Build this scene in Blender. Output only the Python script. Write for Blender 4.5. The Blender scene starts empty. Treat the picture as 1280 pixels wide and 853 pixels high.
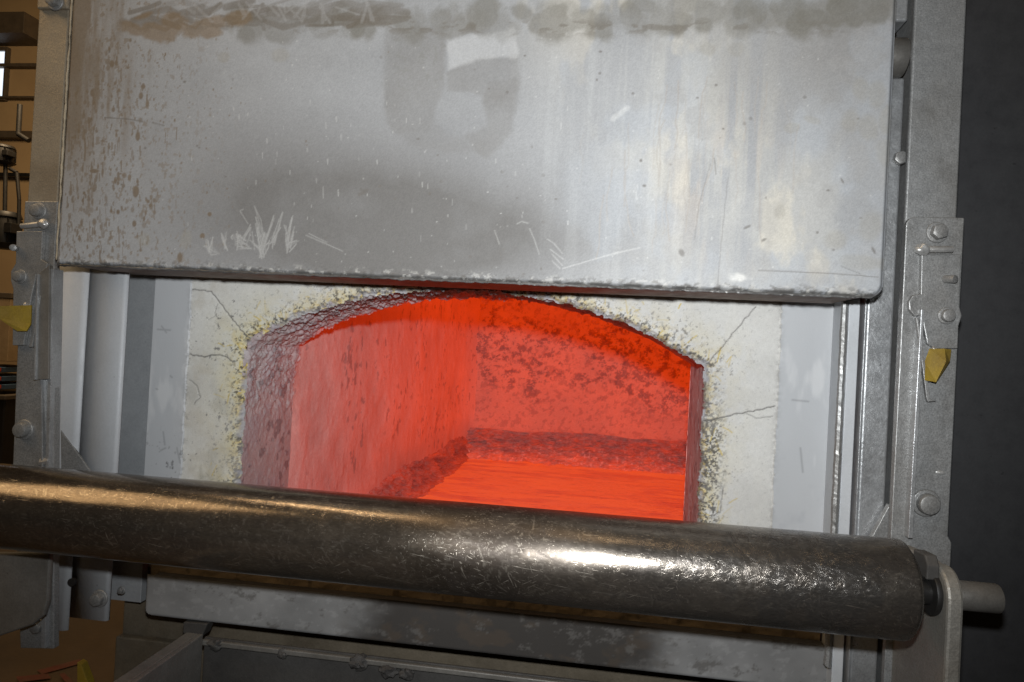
import bpy, bmesh, math, random
import numpy as np
from mathutils import Vector, Matrix

SC = bpy.context.scene
COL = SC.collection
random.seed(7)

# ------------------------------------------------------------------ camera
CAM = np.array([0.0, -1.275, 1.30])
FPX, YAW, PITCH, ROLL = 850.0, .132, .0104, .0530      # focal length in px of a 1280 px wide frame


def cam_axes():
    f = np.array([-math.sin(YAW)*math.cos(PITCH), math.cos(YAW)*math.cos(PITCH), math.sin(PITCH)])
    r = np.array([math.cos(YAW), math.sin(YAW), 0.0])
    u = np.cross(r, f)
    c, s = math.cos(ROLL), math.sin(ROLL)
    return np.array([c*r+s*u, -s*r+c*u, f])


AX = cam_axes()


def at(px, py, Y):
    """(X, Z) on the vertical plane at depth Y seen at photograph pixel (px, py)"""
    d = AX.T @ np.array([(px-640)/FPX, -(py-426.5)/FPX, 1.0])
    t = (Y-CAM[1])/d[1]
    p = CAM+d*t
    return float(p[0]), float(p[2])


cd = bpy.data.cameras.new('camera')
cam = bpy.data.objects.new('camera', cd)
COL.objects.link(cam)
m = Matrix(((AX[0][0], AX[1][0], -AX[2][0], CAM[0]),
            (AX[0][1], AX[1][1], -AX[2][1], CAM[1]),
            (AX[0][2], AX[1][2], -AX[2][2], CAM[2]),
            (0, 0, 0, 1)))
cam.matrix_world = m
cd.sensor_width = 36.0
cd.lens = 36.0*FPX/1280.0
cd.clip_start = 0.02
cd.clip_end = 200
SC.camera = cam

# ------------------------------------------------------------------ world + lamps
w = bpy.data.worlds.new('World')
SC.world = w
w.use_nodes = True
bg = w.node_tree.nodes['Background']
bg.inputs[0].default_value = (1.0, .80, .58, 1)
bg.inputs[1].default_value = .010


def aim(o, loc, target):
    o.location = loc
    o.rotation_euler = (Vector(target)-Vector(loc)).to_track_quat('-Z', 'Y').to_euler()


def lamp(name, kind, loc, target, power, color, **kw):
    l = bpy.data.lights.new(name, kind)
    l.energy = power
    l.color = color
    for k, v in kw.items():
        setattr(l, k, v)
    o = bpy.data.objects.new(name, l)
    COL.objects.link(o)
    aim(o, loc, target)
    return o


# the flash on top of the camera, pointing a little to the right
lamp('camera_flash', 'SPOT', (0.0, -1.27, 1.405), (-.14, 0.0, 1.54), 82.0, (.955, .985, 1.0),
     spot_size=math.radians(117), spot_blend=1.0, shadow_soft_size=.018)
# warm hall lamps: one high on the left, one row overhead
lamp('hall_lamp', 'AREA', (-3.0, -1.5, 3.6), (-1.0, -.1, 1.4), 27.0, (1.0, .70, .38), size=1.6)
lamp('hall_lamp_row', 'AREA', (-1.1, -.95, 4.6), (-.6, -.28, 1.0), 26.0, (1.0, .72, .42), shape='RECTANGLE', size=3.0, size_y=.14)
lamp('hall_lamp_far', 'AREA', (-4.6, 3.6, 4.4), (-6.2, 6.0, 1.6), 120.0, (1.0, .72, .42), size=1.2)

vs = SC.view_settings
vs.view_transform = 'Standard'
vs.look = 'None'
vs.exposure = 0.0
vs.gamma = 1.0
vs.use_curve_mapping = False

# ------------------------------------------------------------------ numpy helpers
RNG = np.random.default_rng(11)


def vnoise(h, w_, ch, cw, seed):
    """smooth value noise on an h x w array, cells of ch x cw samples"""
    r = np.random.default_rng(seed)
    gh, gw = int(h/ch)+3, int(w_/cw)+3
    g = r.random((gh, gw))
    y = np.arange(h)/ch
    x = np.arange(w_)/cw
    yi, xi = y.astype(int), x.astype(int)
    fy, fx = y-yi, x-xi
    fy, fx = fy*fy*(3-2*fy), fx*fx*(3-2*fx)
    a = g[yi][:, xi]*(1-fx)+g[yi][:, xi+1]*fx
    b = g[yi+1][:, xi]*(1-fx)+g[yi+1][:, xi+1]*fx
    return a*(1-fy)[:, None]+b*fy[:, None]


def fbm(h, w_, ch, cw, seed, octv=4, gain=.55):
    out = np.zeros((h, w_))
    amp, tot = 1.0, 0.0
    for o in range(octv):
        out += amp*vnoise(h, w_, max(ch, 1.0), max(cw, 1.0), seed+o*17)
        tot += amp
        amp *= gain
        ch, cw = ch/2, cw/2
    return out/tot


def sm(a, b, x):
    t = np.clip((x-a)/(b-a), 0, 1)
    return t*t*(3-2*t)


class Sheet:
    """a dense sheet of points in two coordinates (a, b) on which marks are laid"""

    def __init__(s, a0, a1, b0, b1, step):
        s.na, s.nb = int(round((a1-a0)/step))+1, int(round((b1-b0)/step))+1
        s.a = np.linspace(a0, a1, s.na)
        s.b = np.linspace(b0, b1, s.nb)
        s.A, s.B = np.meshgrid(s.a, s.b)
        s.step = step
        s.shape = s.A.shape

    def zero(s):
        return np.zeros(s.shape)

    def fbm(s, la, lb, seed, octv=4, gain=.55):
        return fbm(s.nb, s.na, lb/s.step, la/s.step, seed, octv, gain)

    def win(s, a0, a1, b0, b1):
        i0, i1 = np.searchsorted(s.a, [a0, a1])
        j0, j1 = np.searchsorted(s.b, [b0, b1])
        return slice(j0, j1), slice(i0, i1)

    def stroke(s, M, pts, wd, amp=1.0, soft=.6, taper=False):
        pts = [np.array(p, float) for p in pts]
        n = len(pts)-1
        for k in range(n):
            p, q = pts[k], pts[k+1]
            r = wd*2.2
            W_ = s.win(min(p[0], q[0])-r, max(p[0], q[0])+r, min(p[1], q[1])-r, max(p[1], q[1])+r)
            A, B = s.A[W_], s.B[W_]
            if A.size == 0:
                continue
            d = q-p
            L2 = max(d@d, 1e-12)
            t = np.clip(((A-p[0])*d[0]+(B-p[1])*d[1])/L2, 0, 1)
            dist = np.hypot(A-p[0]-t*d[0], B-p[1]-t*d[1])
            ww = wd/2*(1-(.8*(k+t)/n if taper else 0))
            v = amp*(1-sm(1-soft, 1+soft, dist/np.maximum(ww, 1e-6)))
            M[W_] = np.maximum(M[W_], v) if amp > 0 else M[W_]

    def blob(s, M, ca, cb, ra, rb, amp=1.0, soft=.3, rot=0.0, rough=None):
        r = max(ra, rb)*1.6
        W_ = s.win(ca-r, ca+r, cb-r, cb+r)
        A, B = s.A[W_]-ca, s.B[W_]-cb
        if A.size == 0:
            return
        c, q = math.cos(rot), math.sin(rot)
        d = np.hypot((A*c+B*q)/ra, (-A*q+B*c)/rb)
        if rough is not None:
            d = d+rough[W_]
        M[W_] = np.maximum(M[W_], amp*(1-sm(1-soft, 1+soft, d)))

    def poly(s, M, pts, amp=1.0, soft=.006, rough=None):
        """filled convex or concave outline with a soft edge"""
        P = np.array(pts, float)
        r = .02
        W_ = s.win(P[:, 0].min()-r, P[:, 0].max()+r, P[:, 1].min()-r, P[:, 1].max()+r)
        A, B = s.A[W_], s.B[W_]
        if A.size == 0:
            return
        ins = np.zeros(A.shape, bool)
        dm = np.full(A.shape, 9.0)
        n = len(P)
        for i in range(n):
            p, q = P[i], P[(i+1) % n]
            cond = ((p[1] > B) != (q[1] > B))
            xx = p[0]+(B-p[1])/(q[1]-p[1]+1e-12)*(q[0]-p[0])
            ins ^= cond & (A < xx)
            d = q-p
            t = np.clip(((A-p[0])*d[0]+(B-p[1])*d[1])/(d@d+1e-12), 0, 1)
            dm = np.minimum(dm, np.hypot(A-p[0]-t*d[0], B-p[1]-t*d[1]))
        sd = np.where(ins, dm, -dm)
        if rough is not None:
            sd = sd+rough[W_]
        M[W_] = np.maximum(M[W_], amp*sm(-soft, soft, sd))


def lay(C, M, col):
    """lay a colour over colour array C with mask M"""
    C += (np.array(col)-C)*np.clip(M, 0, 1)[..., None]


def grid_mesh(name, P, keep=None, attrs=None, flip=False, smooth=True):
    nb, na = P.shape[:2]
    idx = np.arange(nb*na).reshape(nb, na)
    q = np.stack([idx[:-1, :-1], idx[:-1, 1:], idx[1:, 1:], idx[1:, :-1]], -1)
    if flip:
        q = q[..., ::-1]
    q = q[keep] if keep is not None else q.reshape(-1, 4)
    used = np.unique(q)
    remap = np.full(nb*na, -1, np.int64)
    remap[used] = np.arange(len(used))
    q = remap[q]
    V = P.reshape(-1, 3)[used]
    me = bpy.data.meshes.new(name)
    me.vertices.add(len(V))
    me.vertices.foreach_set('co', V.astype(np.float32).ravel())
    me.loops.add(q.size)
    me.loops.foreach_set('vertex_index', q.astype(np.int32).ravel())
    me.polygons.add(len(q))
    me.polygons.foreach_set('loop_start', np.arange(0, q.size, 4, dtype=np.int32))
    me.update(calc_edges=True)
    if smooth:
        me.polygons.foreach_set('use_smooth', np.ones(len(q), bool))
    for k, a in (attrs or {}).items():
        if a.ndim == 3:
            at_ = me.attributes.new(k, 'FLOAT_COLOR', 'POINT')
            c = np.ones((len(V), 4), np.float32)
            c[:, :3] = np.clip(a.reshape(-1, 3)[used], 0, 4)
            at_.data.foreach_set('color', c.ravel())
        else:
            at_ = me.attributes.new(k, 'FLOAT', 'POINT')
            at_.data.foreach_set('value', a.reshape(-1)[used].astype(np.float32))
    return me


# ------------------------------------------------------------------ object helpers
def tag(o, label=None, cat=None, group=None, kind=None):
    if label:
        o['label'] = label
    if cat:
        o['category'] = cat
    if group:
        o['group'] = group
    if kind:
        o['kind'] = kind
    return o


def thing(name, label, cat, loc=(0, 0, 0), group=None):
    o = bpy.data.objects.new(name, None)
    o.empty_display_size = .05
    COL.objects.link(o)
    o.location = loc
    return tag(o, label, cat, group)


def root_of(o):
    while o.parent:
        o = o.parent
    return o


def link(name, me, mat, parent=None):
    o = bpy.data.objects.new(name, me)
    COL.objects.link(o)
    if mat and not me.materials:
        me.materials.append(mat)
    if parent:
        o.parent = parent
        # meshes are written in world coordinates: take the parent's offset out
        off = Vector((0, 0, 0))
        p = parent
        while p:
            off += p.location
            p = p.parent
        o.location = -off
    return o


def obj(name, bm, mat, parent=None, smooth=False):
    me = bpy.data.meshes.new(name)
    bmesh.ops.recalc_face_normals(bm, faces=bm.faces[:])
    bm.to_mesh(me)
    bm.free()
    if smooth:
        for p in me.polygons:
            p.use_smooth = True
        try:
            me.set_sharp_from_angle(angle=math.radians(40))
        except Exception:
            pass
    return link(name, me, mat, parent)


def BM():
    return bmesh.new()


def box(bm, x0, x1, y0, y1, z0, z1, bev=.0015, seg=2):
    t = bmesh.new()
    bmesh.ops.create_cube(t, size=1.0)
    for v in t.verts:
        v.co = Vector(((x0+x1)/2+v.co.x*(x1-x0), (y0+y1)/2+v.co.y*(y1-y0), (z0+z1)/2+v.co.z*(z1-z0)))
    if bev:
        bmesh.ops.bevel(t, geom=t.edges[:], offset=bev, segments=seg, affect='EDGES', profile=.5)
    join(bm, t)
    return bm


def join(bm, t):
    me = bpy.data.meshes.new('tmp')
    t.to_mesh(me)
    t.free()
    bm.from_mesh(me)
    bpy.data.meshes.remove(me)


def prism(bm, pts, y0, y1, bev=.0015, axis='Y'):
    """an outline in (X, Z) given depth from y0 to y1 (axis 'X': outline in (Y, Z), depth in X)"""
    t = bmesh.new()

    def P(p, d):
        return (p[0], d, p[1]) if axis == 'Y' else (d, p[0], p[1])
    a = [t.verts.new(P(p, y0)) for p in pts]
    b = [t.verts.new(P(p, y1)) for p in pts]
    n = len(pts)
    t.faces.new(a)
    t.faces.new(b[::-1])
    for i in range(n):
        t.faces.new((a[i], b[i], b[(i+1) % n], a[(i+1) % n]))
    bmesh.ops.recalc_face_normals(t, faces=t.faces[:])
    if bev:
        ed = [e for e in t.edges if len(e.link_faces) == 2 and e.calc_face_angle(0) > .6]
        bmesh.ops.bevel(t, geom=ed, offset=bev, segments=2, affect='EDGES', profile=.5)
    join(bm, t)
    return bm


def rod(bm, p, q, r0, r1=None, seg=20, bev=.0):
    p, q = Vector(p), Vector(q)
    r1 = r0 if r1 is None else r1
    t = bmesh.new()
    d = q-p
    bmesh.ops.create_cone(t, cap_ends=True, segments=seg, radius1=r0, radius2=r1, depth=d.length)
    if bev:
        ed = [e for e in t.edges if len(e.link_faces) == 2 and e.calc_face_angle(0) > .9]
        bmesh.ops.bevel(t, geom=ed, offset=bev, segments=2, affect='EDGES', profile=.5)
    M = Matrix.Translation((p+q)/2) @ d.to_track_quat('Z', 'Y').to_matrix().to_4x4()
    bmesh.ops.transform(t, matrix=M, verts=t.verts[:])
    join(bm, t)
    return bm


def lump(bm, c, r, seed, squash=(1, 1, 1), sub=3, amp=.3):
    t = bmesh.new()
    bmesh.ops.create_icosphere(t, subdivisions=sub, radius=1.0)
    from mathutils import noise
    for v in t.verts:
        k = 1+amp*noise.fractal(v.co*1.3+Vector((seed*3.1, seed*1.7, 0)), 1.0, 2.0, 3)
        v.co = Vector((c[0]+v.co.x*r*squash[0]*k, c[1]+v.co.y*r*squash[1]*k, c[2]+v.co.z*r*squash[2]*k))
    join(bm, t)
    return bm


def bead(bm, p, q, r, seed, n=None, vary=.35):
    """a weld bead: a rough half-round seam from p to q"""
    from mathutils import noise
    p, q = Vector(p), Vector(q)
    d = q-p
    n = n or max(8, int(d.length/(r*.32)))
    ax = d.normalized()
    s1 = ax.orthogonal().normalized()
    s2 = ax.cross(s1)
    rings = []
    K = 8
    for i in range(n+1):
        c = p+d*(i/n)
        w1 = noise.noise(Vector((i*.31, seed*7.3, 0)))
        w2 = noise.noise(Vector((i*.07, seed*3.1, 5)))
        rad = r*(1+vary*(.55*w1+.8*w2))
        if i in (0, n):
            rad *= .4
        o1, o2 = r*vary*.8*noise.noise(Vector((i*.11, seed, 9))), r*vary*.8*noise.noise(Vector((i*.13, seed, 19)))
        rings.append([bm.verts.new(c+s1*(math.cos(2*math.pi*k/K)*rad+o1)+s2*(math.sin(2*math.pi*k/K)*rad+o2)+ax*(r*.5*math.sin(2*math.pi*k/K))) for k in range(K)])
    for i in range(n):
        for k in range(K):
            bm.faces.new((rings[i][k], rings[i][(k+1) % K], rings[i+1][(k+1) % K], rings[i+1][k]))
    bm.faces.new(rings[0][::-1])
    bm.faces.new(rings[-1])
    return bm


# ------------------------------------------------------------------ materials
class NT:
    def __init__(s, name):
        s.m = bpy.data.materials.new(name)
        s.m.use_nodes = True
        s.t = s.m.node_tree
        s.b = s.t.nodes['Principled BSDF']

    def n(s, kind, **kw):
        x = s.t.nodes.new(kind)
        for k, v in kw.items():
            if k in x.bl_rna.properties:
                setattr(x, k, v)
            else:
                x.inputs[k].default_value = v
        return x

    def l(s, a, b):
        s.t.links.new(a, b)

    def coord(s, scale=(1, 1, 1), rot=(0, 0, 0), kind='POINT'):
        tc = s.n('ShaderNodeTexCoord')
        mp = s.n('ShaderNodeMapping')
        mp.vector_type = kind
        mp.inputs['Scale'].default_value = scale
        mp.inputs['Rotation'].default_value = rot
        s.l(tc.outputs['Object'], mp.inputs['Vector'])
        return mp.outputs['Vector']

    def noise(s, scale, detail=4, rough=.6, sc=(1, 1, 1), rot=(0, 0, 0), dist=0.0, kind='POINT'):
        x = s.n('ShaderNodeTexNoise')
        x.inputs['Scale'].default_value = scale
        x.inputs['Detail'].default_value = detail
        x.inputs['Roughness'].default_value = rough
        x.inputs['Distortion'].default_value = dist
        s.l(s.coord(sc, rot, kind), x.inputs['Vector'])
        return x.outputs['Fac']

    def ramp(s, fac, stops):
        x = s.n('ShaderNodeValToRGB')
        e = x.color_ramp.elements
        while len(e) < len(stops):
            e.new(.5)
        for k, (p, c) in enumerate(stops):
            e[k].position = p
            e[k].color = (c[0], c[1], c[2], 1) if hasattr(c, '__len__') else (c, c, c, 1)
        s.l(fac, x.inputs['Fac'])
        return x.outputs['Color']

    def mix(s, fac, a, b, mode='MIX'):
        x = s.n('ShaderNodeMix', data_type='RGBA', blend_type=mode)
        for sock, v in ((x.inputs[0], fac), (x.inputs[6], a), (x.inputs[7], b)):
            if hasattr(v, 'is_linked'):
                s.l(v, sock)
            elif hasattr(v, '__len__'):
                sock.default_value = (v[0], v[1], v[2], 1)
            else:
                sock.default_value = v
        return x.outputs[2]

    def attr(s, name):
        return s.n('ShaderNodeAttribute', attribute_name=name)

    def bump(s, h, strength=.3, dist=.002, normal=None):
        x = s.n('ShaderNodeBump')
        x.inputs['Strength'].default_value = strength
        x.inputs['Distance'].default_value = dist
        s.l(h, x.inputs['Height'])
        if normal:
            s.l(normal, x.inputs['Normal'])
        return x.outputs['Normal']

    def set(s, **kw):
        for k, v in kw.items():
            i = s.b.inputs[k.replace('_', ' ')]
            if hasattr(v, 'is_linked'):
                s.l(v, i)
            elif hasattr(v, '__len__'):
                i.default_value = (v[0], v[1], v[2], 1)
            else:
                i.default_value = v
        return s


def metal(name, c, dirt, rough=.5, metallic=.35, scale=60, bump=.25, speck=.12, dirt_at=.55):
    """painted or bare steel with grain, dull patches and grime"""
    t = NT(name)
    big = t.noise(9, 5, .6)
    fine = t.noise(scale*6, 3, .7)
    base = t.mix(t.ramp(big, [(dirt_at-.12, 0.0), (dirt_at+.2, 1.0)]), c, dirt)
    base = t.mix(1.0, base, t.ramp(fine, [(.25, 1-speck*2.2), (.75, 1+speck*.2)]), 'MULTIPLY')
    chips = t.noise(scale*1.6, 6, .75)
    base = t.mix(t.ramp(chips, [(.66, 0.0), (.70, .8)]), base, [x*.35 for x in dirt])
    h = t.noise(scale*2.5, 5, .65)
    t.set(Base_Color=base, Metallic=metallic,
          Roughness=t.ramp(t.noise(scale, 4, .6), [(.3, rough-.1), (.7, rough+.12)]),
          Normal=t.bump(h, bump, .0015))
    return t.m


M_POST = metal('aluminium_painted_steel', (.35, .352, .35), (.26, .25, .235), .44, .45, 70, .42, .24)
M_POSTB = metal('warm_shaded_steel', (.33, .28, .21), (.25, .20, .14), .5, .3, 70, .35, .18)  # post steel with the dim warm light of the upper left painted in
M_CHAN = metal('grey_painted_channel', (.50, .515, .535), (.43, .44, .45), .60, .08, 55, .12, .05, .62)
M_BRIGHT = metal('bright_channel_steel', (.46, .47, .48), (.30, .30, .30), .36, .55, 60, .55, .16)
M_DARKST = metal('dark_steel', (.06, .056, .052), (.028, .025, .023), .7, .05, 50, .4)
M_PLATE = metal('dull_plate_steel', (.20, .19, .175), (.12, .11, .095), .55, .35, 50, .3)
M_BRONZE = metal('brownish_plate', (.17, .14, .10), (.10, .08, .055), .55, .3, 50, .3)
M_SHAFT = metal('shaft_steel', (.19, .18, .165), (.12, .11, .095), .42, .5, 60, .2)
M_WELD = metal('weld_metal', (.60, .60, .59), (.40, .38, .36), .35, .6, 90, .4)
M_DOORB = metal('door_underside_steel', (.22, .14, .10), (.13, .09, .07), .6, .2, 50, .3)
M_YELLOW = metal('yellow_paint', (.34, .24, .02), (.20, .135, .03), .45, 0.0, 60, .3, .12, .48)
M_OXIDE = metal('dross', (.085, .08, .075), (.04, .036, .034), .7, .2, 90, .8)
M_PANEL = metal('dark_grey_cabinet', (.032, .032, .034), (.025, .025, .027), .62, 0.0, 40, .12, .08, .6)
M_BLACK = metal('black_iron', (.016, .015, .014), (.010, .009, .009), .5, .1, 40, .2)
M_BLUE = metal('blue_crate_plastic', (.05, .10, .17), (.035, .06, .10), .5, 0.0, 40, .1)
M_ORANGE = metal('orange_card', (.70, .10, .03), (.55, .08, .03), .5, 0.0, 40, .1)
M_TAN = metal('tan_board', (.42, .30, .17), (.32, .22, .12), .7, 0.0, 30, .2)
M_GIRT = metal('brown_girt', (.11, .085, .06), (.07, .055, .04), .6, 0.0, 30, .2)


def heat_mat(name, cold, hot_rgb, strength, rough=.85, bumpscale=140, bump=.5, bumpd=.004):
    """masonry that glows as hot as its 'glow' attribute says; 'paint' is its cold colour"""
    t = NT(name)
    a = t.attr('glow').outputs['Fac']
    col = t.ramp(a, [(0.0, (0, 0, 0)), (.35, (hot_rgb[0]*.22, hot_rgb[1]*.10, hot_rgb[2]*.10)),
                     (.7, (hot_rgb[0]*.62, hot_rgb[1]*.5, hot_rgb[2]*.5)), (1.0, hot_rgb)])
    fine = t.noise(bumpscale, 5, .7)
    base = t.mix(1.0, cold, t.ramp(fine, [(.2, .7), (.8, 1.15)]), 'MULTIPLY') if not isinstance(cold, str) else \
        t.mix(1.0, t.attr(cold).outputs['Color'], t.ramp(fine, [(.2, .75), (.8, 1.12)]), 'MULTIPLY')
    t.set(Base_Color=base, Roughness=rough, Emission_Color=col, Emission_Strength=strength,
          Normal=t.bump(t.noise(bumpscale*.6, 6, .7), bump, bumpd))
    return t.m


HOT = (1.0, .060, .0022)
M_WALLHOT = heat_mat('glowing_refractory', 'paint', HOT, .47)
M_JAMB = heat_mat('warm_crusted_refractory', 'paint', HOT, .50, .8, 260, .45, .0025)

t = NT('refractory_face')
pa = t.attr('paint').outputs['Color']
t.set(Base_Color=t.mix(1.0, pa, t.ramp(t.noise(500, 3, .7), [(.25, .86), (.75, 1.08)]), 'MULTIPLY'), Roughness=.85,
      Normal=t.bump(t.noise(320, 5, .7), .35, .002))
M_FACE = t.m

t = NT('door_plate')
pa = t.attr('paint').outputs['Color']
t.set(Base_Color=pa, Metallic=.08, Roughness=t.attr('rough').outputs['Fac'],
      Normal=t.bump(t.noise(420, 4, .7), .22, .001))
M_DOOR = t.m

t = NT('painted_steel_sheet')
t.set(Base_Color=t.attr('paint').outputs['Color'], Metallic=.05, Specular_IOR_Level=.25, Roughness=t.attr('rough').outputs['Fac'],
      Normal=t.bump(t.noise(260, 4, .7), .25, .001))
M_SHEET = t.m

t = NT('worn_roller_steel')
pc = t.attr('paint').outputs['Color']
cr_ = t.attr('crinkle').outputs['Fac']
scrs = None
for k, (ang_, sc_) in enumerate(((.35, 520), (1.05, 430), (-.5, 470), (1.7, 600), (.1, 380))):
    nn = t.noise(sc_, 2, .5, (18, 1, 1), (0, ang_, ang_*.5), 0.0, 'TEXTURE')
    rmp = t.ramp(nn, [(.675, 0.0), (.73, 1.0)])
    scrs = rmp if scrs is None else t.mix(1.0, scrs, rmp, 'LIGHTEN')
patch = t.ramp(t.noise(22, 5, .65), [(.38, .10), (.62, 1.0)])
scrs = t.mix(1.0, scrs, patch, 'MULTIPLY')
grain = t.noise(420, 4, .7, (.35, 1, 1))
col_ = t.mix(scrs, pc, (.46, .41, .35))
col_ = t.mix(1.0, col_, t.ramp(grain, [(.3, .72), (.7, 1.15)]), 'MULTIPLY')
crk = t.mix(1.0, t.noise(115, 5, .7, (.7, 1, 1), (0, 0, 0), .9), cr_, 'MULTIPLY')
n1_ = t.bump(crk, .40, .0028)
n2_ = t.bump(grain, .15, .0005, n1_)
n3_ = t.bump(scrs, .18, .0005, n2_)
t.set(Base_Color=col_, Metallic=.85, Roughness=t.attr('rough').outputs['Fac'], Normal=n3_)
M_ROLL = t.m

t = NT('molten_metal')
a = t.attr('glow').outputs['Fac']
colr = t.ramp(a, [(0.0, (.14, .004, .001)), (.5, (.55, .022, .003)), (1.0, (1.0, .100, .009))])
t.set(Base_Color=(.35, .33, .32), Roughness=.38, Metallic=.2, Emission_Color=colr, Emission_Strength=.62,
      Normal=t.bump(t.noise(14, 6, .7, (1.0, 2.2, 1)), .5, .01))
M_BATH = t.m


# ================================================================== furnace
furnace = thing('furnace', 'grey steel and pale castable furnace front with glowing arched mouth', 'furnace', (-.2575, 0, 0))
CX, HW, SPR, APEX = -.2575, .4475, 1.285, 1.410
RAD = (HW**2+(APEX-SPR)**2)/(2*(APEX-SPR))
CZ = APEX-RAD


def arch_z(x):
    return CZ+np.sqrt(np.maximum(RAD**2-(x-CX)**2, 0))


def hole_dist(X, Z):
    """signed distance to the edge of the arched mouth, positive outside"""
    return np.maximum(np.abs(X-CX)-HW, np.hypot(X-CX, Z-CZ)-RAD)


# ---- front: castable surround between two steel panels, one flat plane Y = 0
S = Sheet(-.905, .412, .872, 1.50, .00155)
X, Z = S.A, S.B
nz = S.fbm(.02, .02, 3, 5)
nz2 = S.fbm(.006, .006, 31, 3)
nb_ = S.fbm(.12, .12, 77, 4)
XL, XR = -.826, .316
seam = np.zeros(S.shape)
wob = (S.fbm(.5, .03, 8, 4)-.5)*.006
isR = (X+wob > XL) & (X+wob < XR)
P = np.stack([X, np.zeros(S.shape), Z], -1)
D = hole_dist(X, Z)+(nz-.5)*.010+(nz2-.5)*.008
# colours of the castable
C = np.zeros(S.shape+(3,))
C[:] = (.55, .54, .515)
C *= (.86+.28*nb_)[..., None]
C *= (.93+.14*S.fbm(.004, .004, 5, 2))[..., None]
left_grey = sm(.45, .75, S.fbm(.03, .06, 12, 5))*sm(-.70, -.76, X)*sm(1.24, 1.14, Z)
lay(C, left_grey*.8, (.30, .29, .26))
lay(C, sm(.50, .75, S.fbm(.05, .05, 13, 4))*.5*sm(-.70, -.78, X), (.42, .38, .32))
# yellow staining along the mouth
edge = np.exp(-np.maximum(D, 0)/.030)
ye = edge*sm(.42, .62, S.fbm(.02, .03, 21, 5))
lay(C, np.exp(-np.maximum(D, 0)/.045)*sm(-.55, -.72, X)*.50, (.66, .61, .36))
lay(C, ye*.55, (.58, .47, .17))
ye2 = np.exp(-np.maximum(D, 0)/.018)*sm(.50, .60, S.fbm(.006, .006, 22, 4))
lay(C, ye2*.75, (.50, .34, .05))
# thin yellow splash strokes
ys = S.zero()
rr = random.Random(3)
for k in range(120):
    th = rr.uniform(-.15, math.pi+.15)
    if rr.random() < .55:
        sx = rr.choice((-1, 1, 1))
        x0 = CX+sx*(HW+abs(rr.gauss(0, .03)))
        z0 = rr.uniform(.9, 1.3)
    else:
        x0 = CX+rr.uniform(-HW, HW)
        z0 = float(arch_z(x0))+abs(rr.gauss(0, .03))
    an = rr.uniform(0, math.pi)
    L = rr.uniform(.004, .028)
    S.stroke(ys, [(x0, z0), (x0+math.cos(an)*L*.5, z0+math.sin(an)*L*.5+.001), (x0+math.cos(an)*L, z0+math.sin(an)*L)], .0022, rr.uniform(.3, .9))
lay(C, ys, (.50, .36, .05))
# black specks and crumbling close to the edge
sp = sm(.60, .66, S.fbm(.0045, .0045, 41, 3))*sm(.042, .004, D)
heavy = sm(.02, .16, X)*sm(1.28, 1.15, Z)
sp = np.maximum(sp, sm(.53, .58, S.fbm(.0036, .0036, 43, 3))*sm(.05, .02, D)*heavy)
heavyL = sm(-.69, -.705, X)*sm(1.30, 1.15, Z)
sp = np.maximum(sp, sm(.50, .57, S.fbm(.006, .008, 44, 3))*sm(.014, .0, D)*heavyL)
lay(C, sp*.92, (.055, .05, .045))
lay(C, sm(.72, .74, S.fbm(.005, .005, 45, 3))*.7*sm(.10, .02, D), (.10, .09, .08))
lay(C, sm(.74, .77, S.fbm(.009, .012, 46, 5))*.8*sm(-.66, -.74, X), (.12, .115, .11))
lay(C, sm(.77, .81, S.fbm(.004, .004, 47, 3))*.4, (.24, .23, .22))
lay(C, sm(.45, .75, S.fbm(.09, .09, 49, 5))*.35, (.45, .435, .41))
# grey oxide rim at the very edge
lay(C, sm(.007, .001, D)*.7*sm(-.15, -.35, X)*sm(.35, .6, nz), (.22, .20, .20))
lay(C, sm(.004, .001, D)*.8*sm(-.35, -.15, X), (.10, .07, .06))
lay(C, sm(.010, .002, D)*sm(.52, .60, S.fbm(.03, .03, 48, 4))*.8, (.36, .35, .37))
# cracks
cr = S.zero()


def crack(pxs, wd=.0022, seed=1, amp=1.0):
    r2 = random.Random(seed)
    pts = [at(px, py, 0) for px, py in pxs]
    out = [pts[0]]
    for k in range(len(pts)-1):
        a, b = pts[k], pts[k+1]
        n = max(2, int(math.hypot(b[0]-a[0], b[1]-a[1])/.006))
        for i in range(1, n+1):
            f = i/n
            out.append((a[0]+(b[0]-a[0])*f+r2.uniform(-1, 1)*.0014, a[1]+(b[1]-a[1])*f+r2.uniform(-1, 1)*.0014))
    S.stroke(cr, out, wd, amp)


crack([(240, 362), (263, 364), (280, 385), (300, 412), (312, 424)], .0018, 1)
crack([(234, 443), (255, 446), (275, 443), (292, 452)], .0022, 2)
crack([(945, 384), (920, 412), (898, 440), (884, 454)], .002, 3, .8)
crack([(882, 527), (910, 520), (932, 516), (968, 508)], .0020, 4)
crack([(930, 516), (945, 524), (966, 520)], .0016, 5, .7)
crack([(236, 475), (246, 482), (250, 497), (242, 505)], .002, 6, .6)
crack([(890, 595), (905, 610), (900, 640)], .002, 7, .6)
crack([(272, 380), (268, 395), (260, 400)], .0016, 8, .5)
lay(C, cr*.85, (.09, .085, .08))
P[..., 1] += cr*.0025
# crumbled, rounded rim and rough casting
P[..., 1] += sm(.010, 0, D)*.010*(.5+nz)
P[..., 1] -= (nz-.5)*.0016*sm(.06, .0, D)*2.0
P[..., 1] -= sp*.0012
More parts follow.
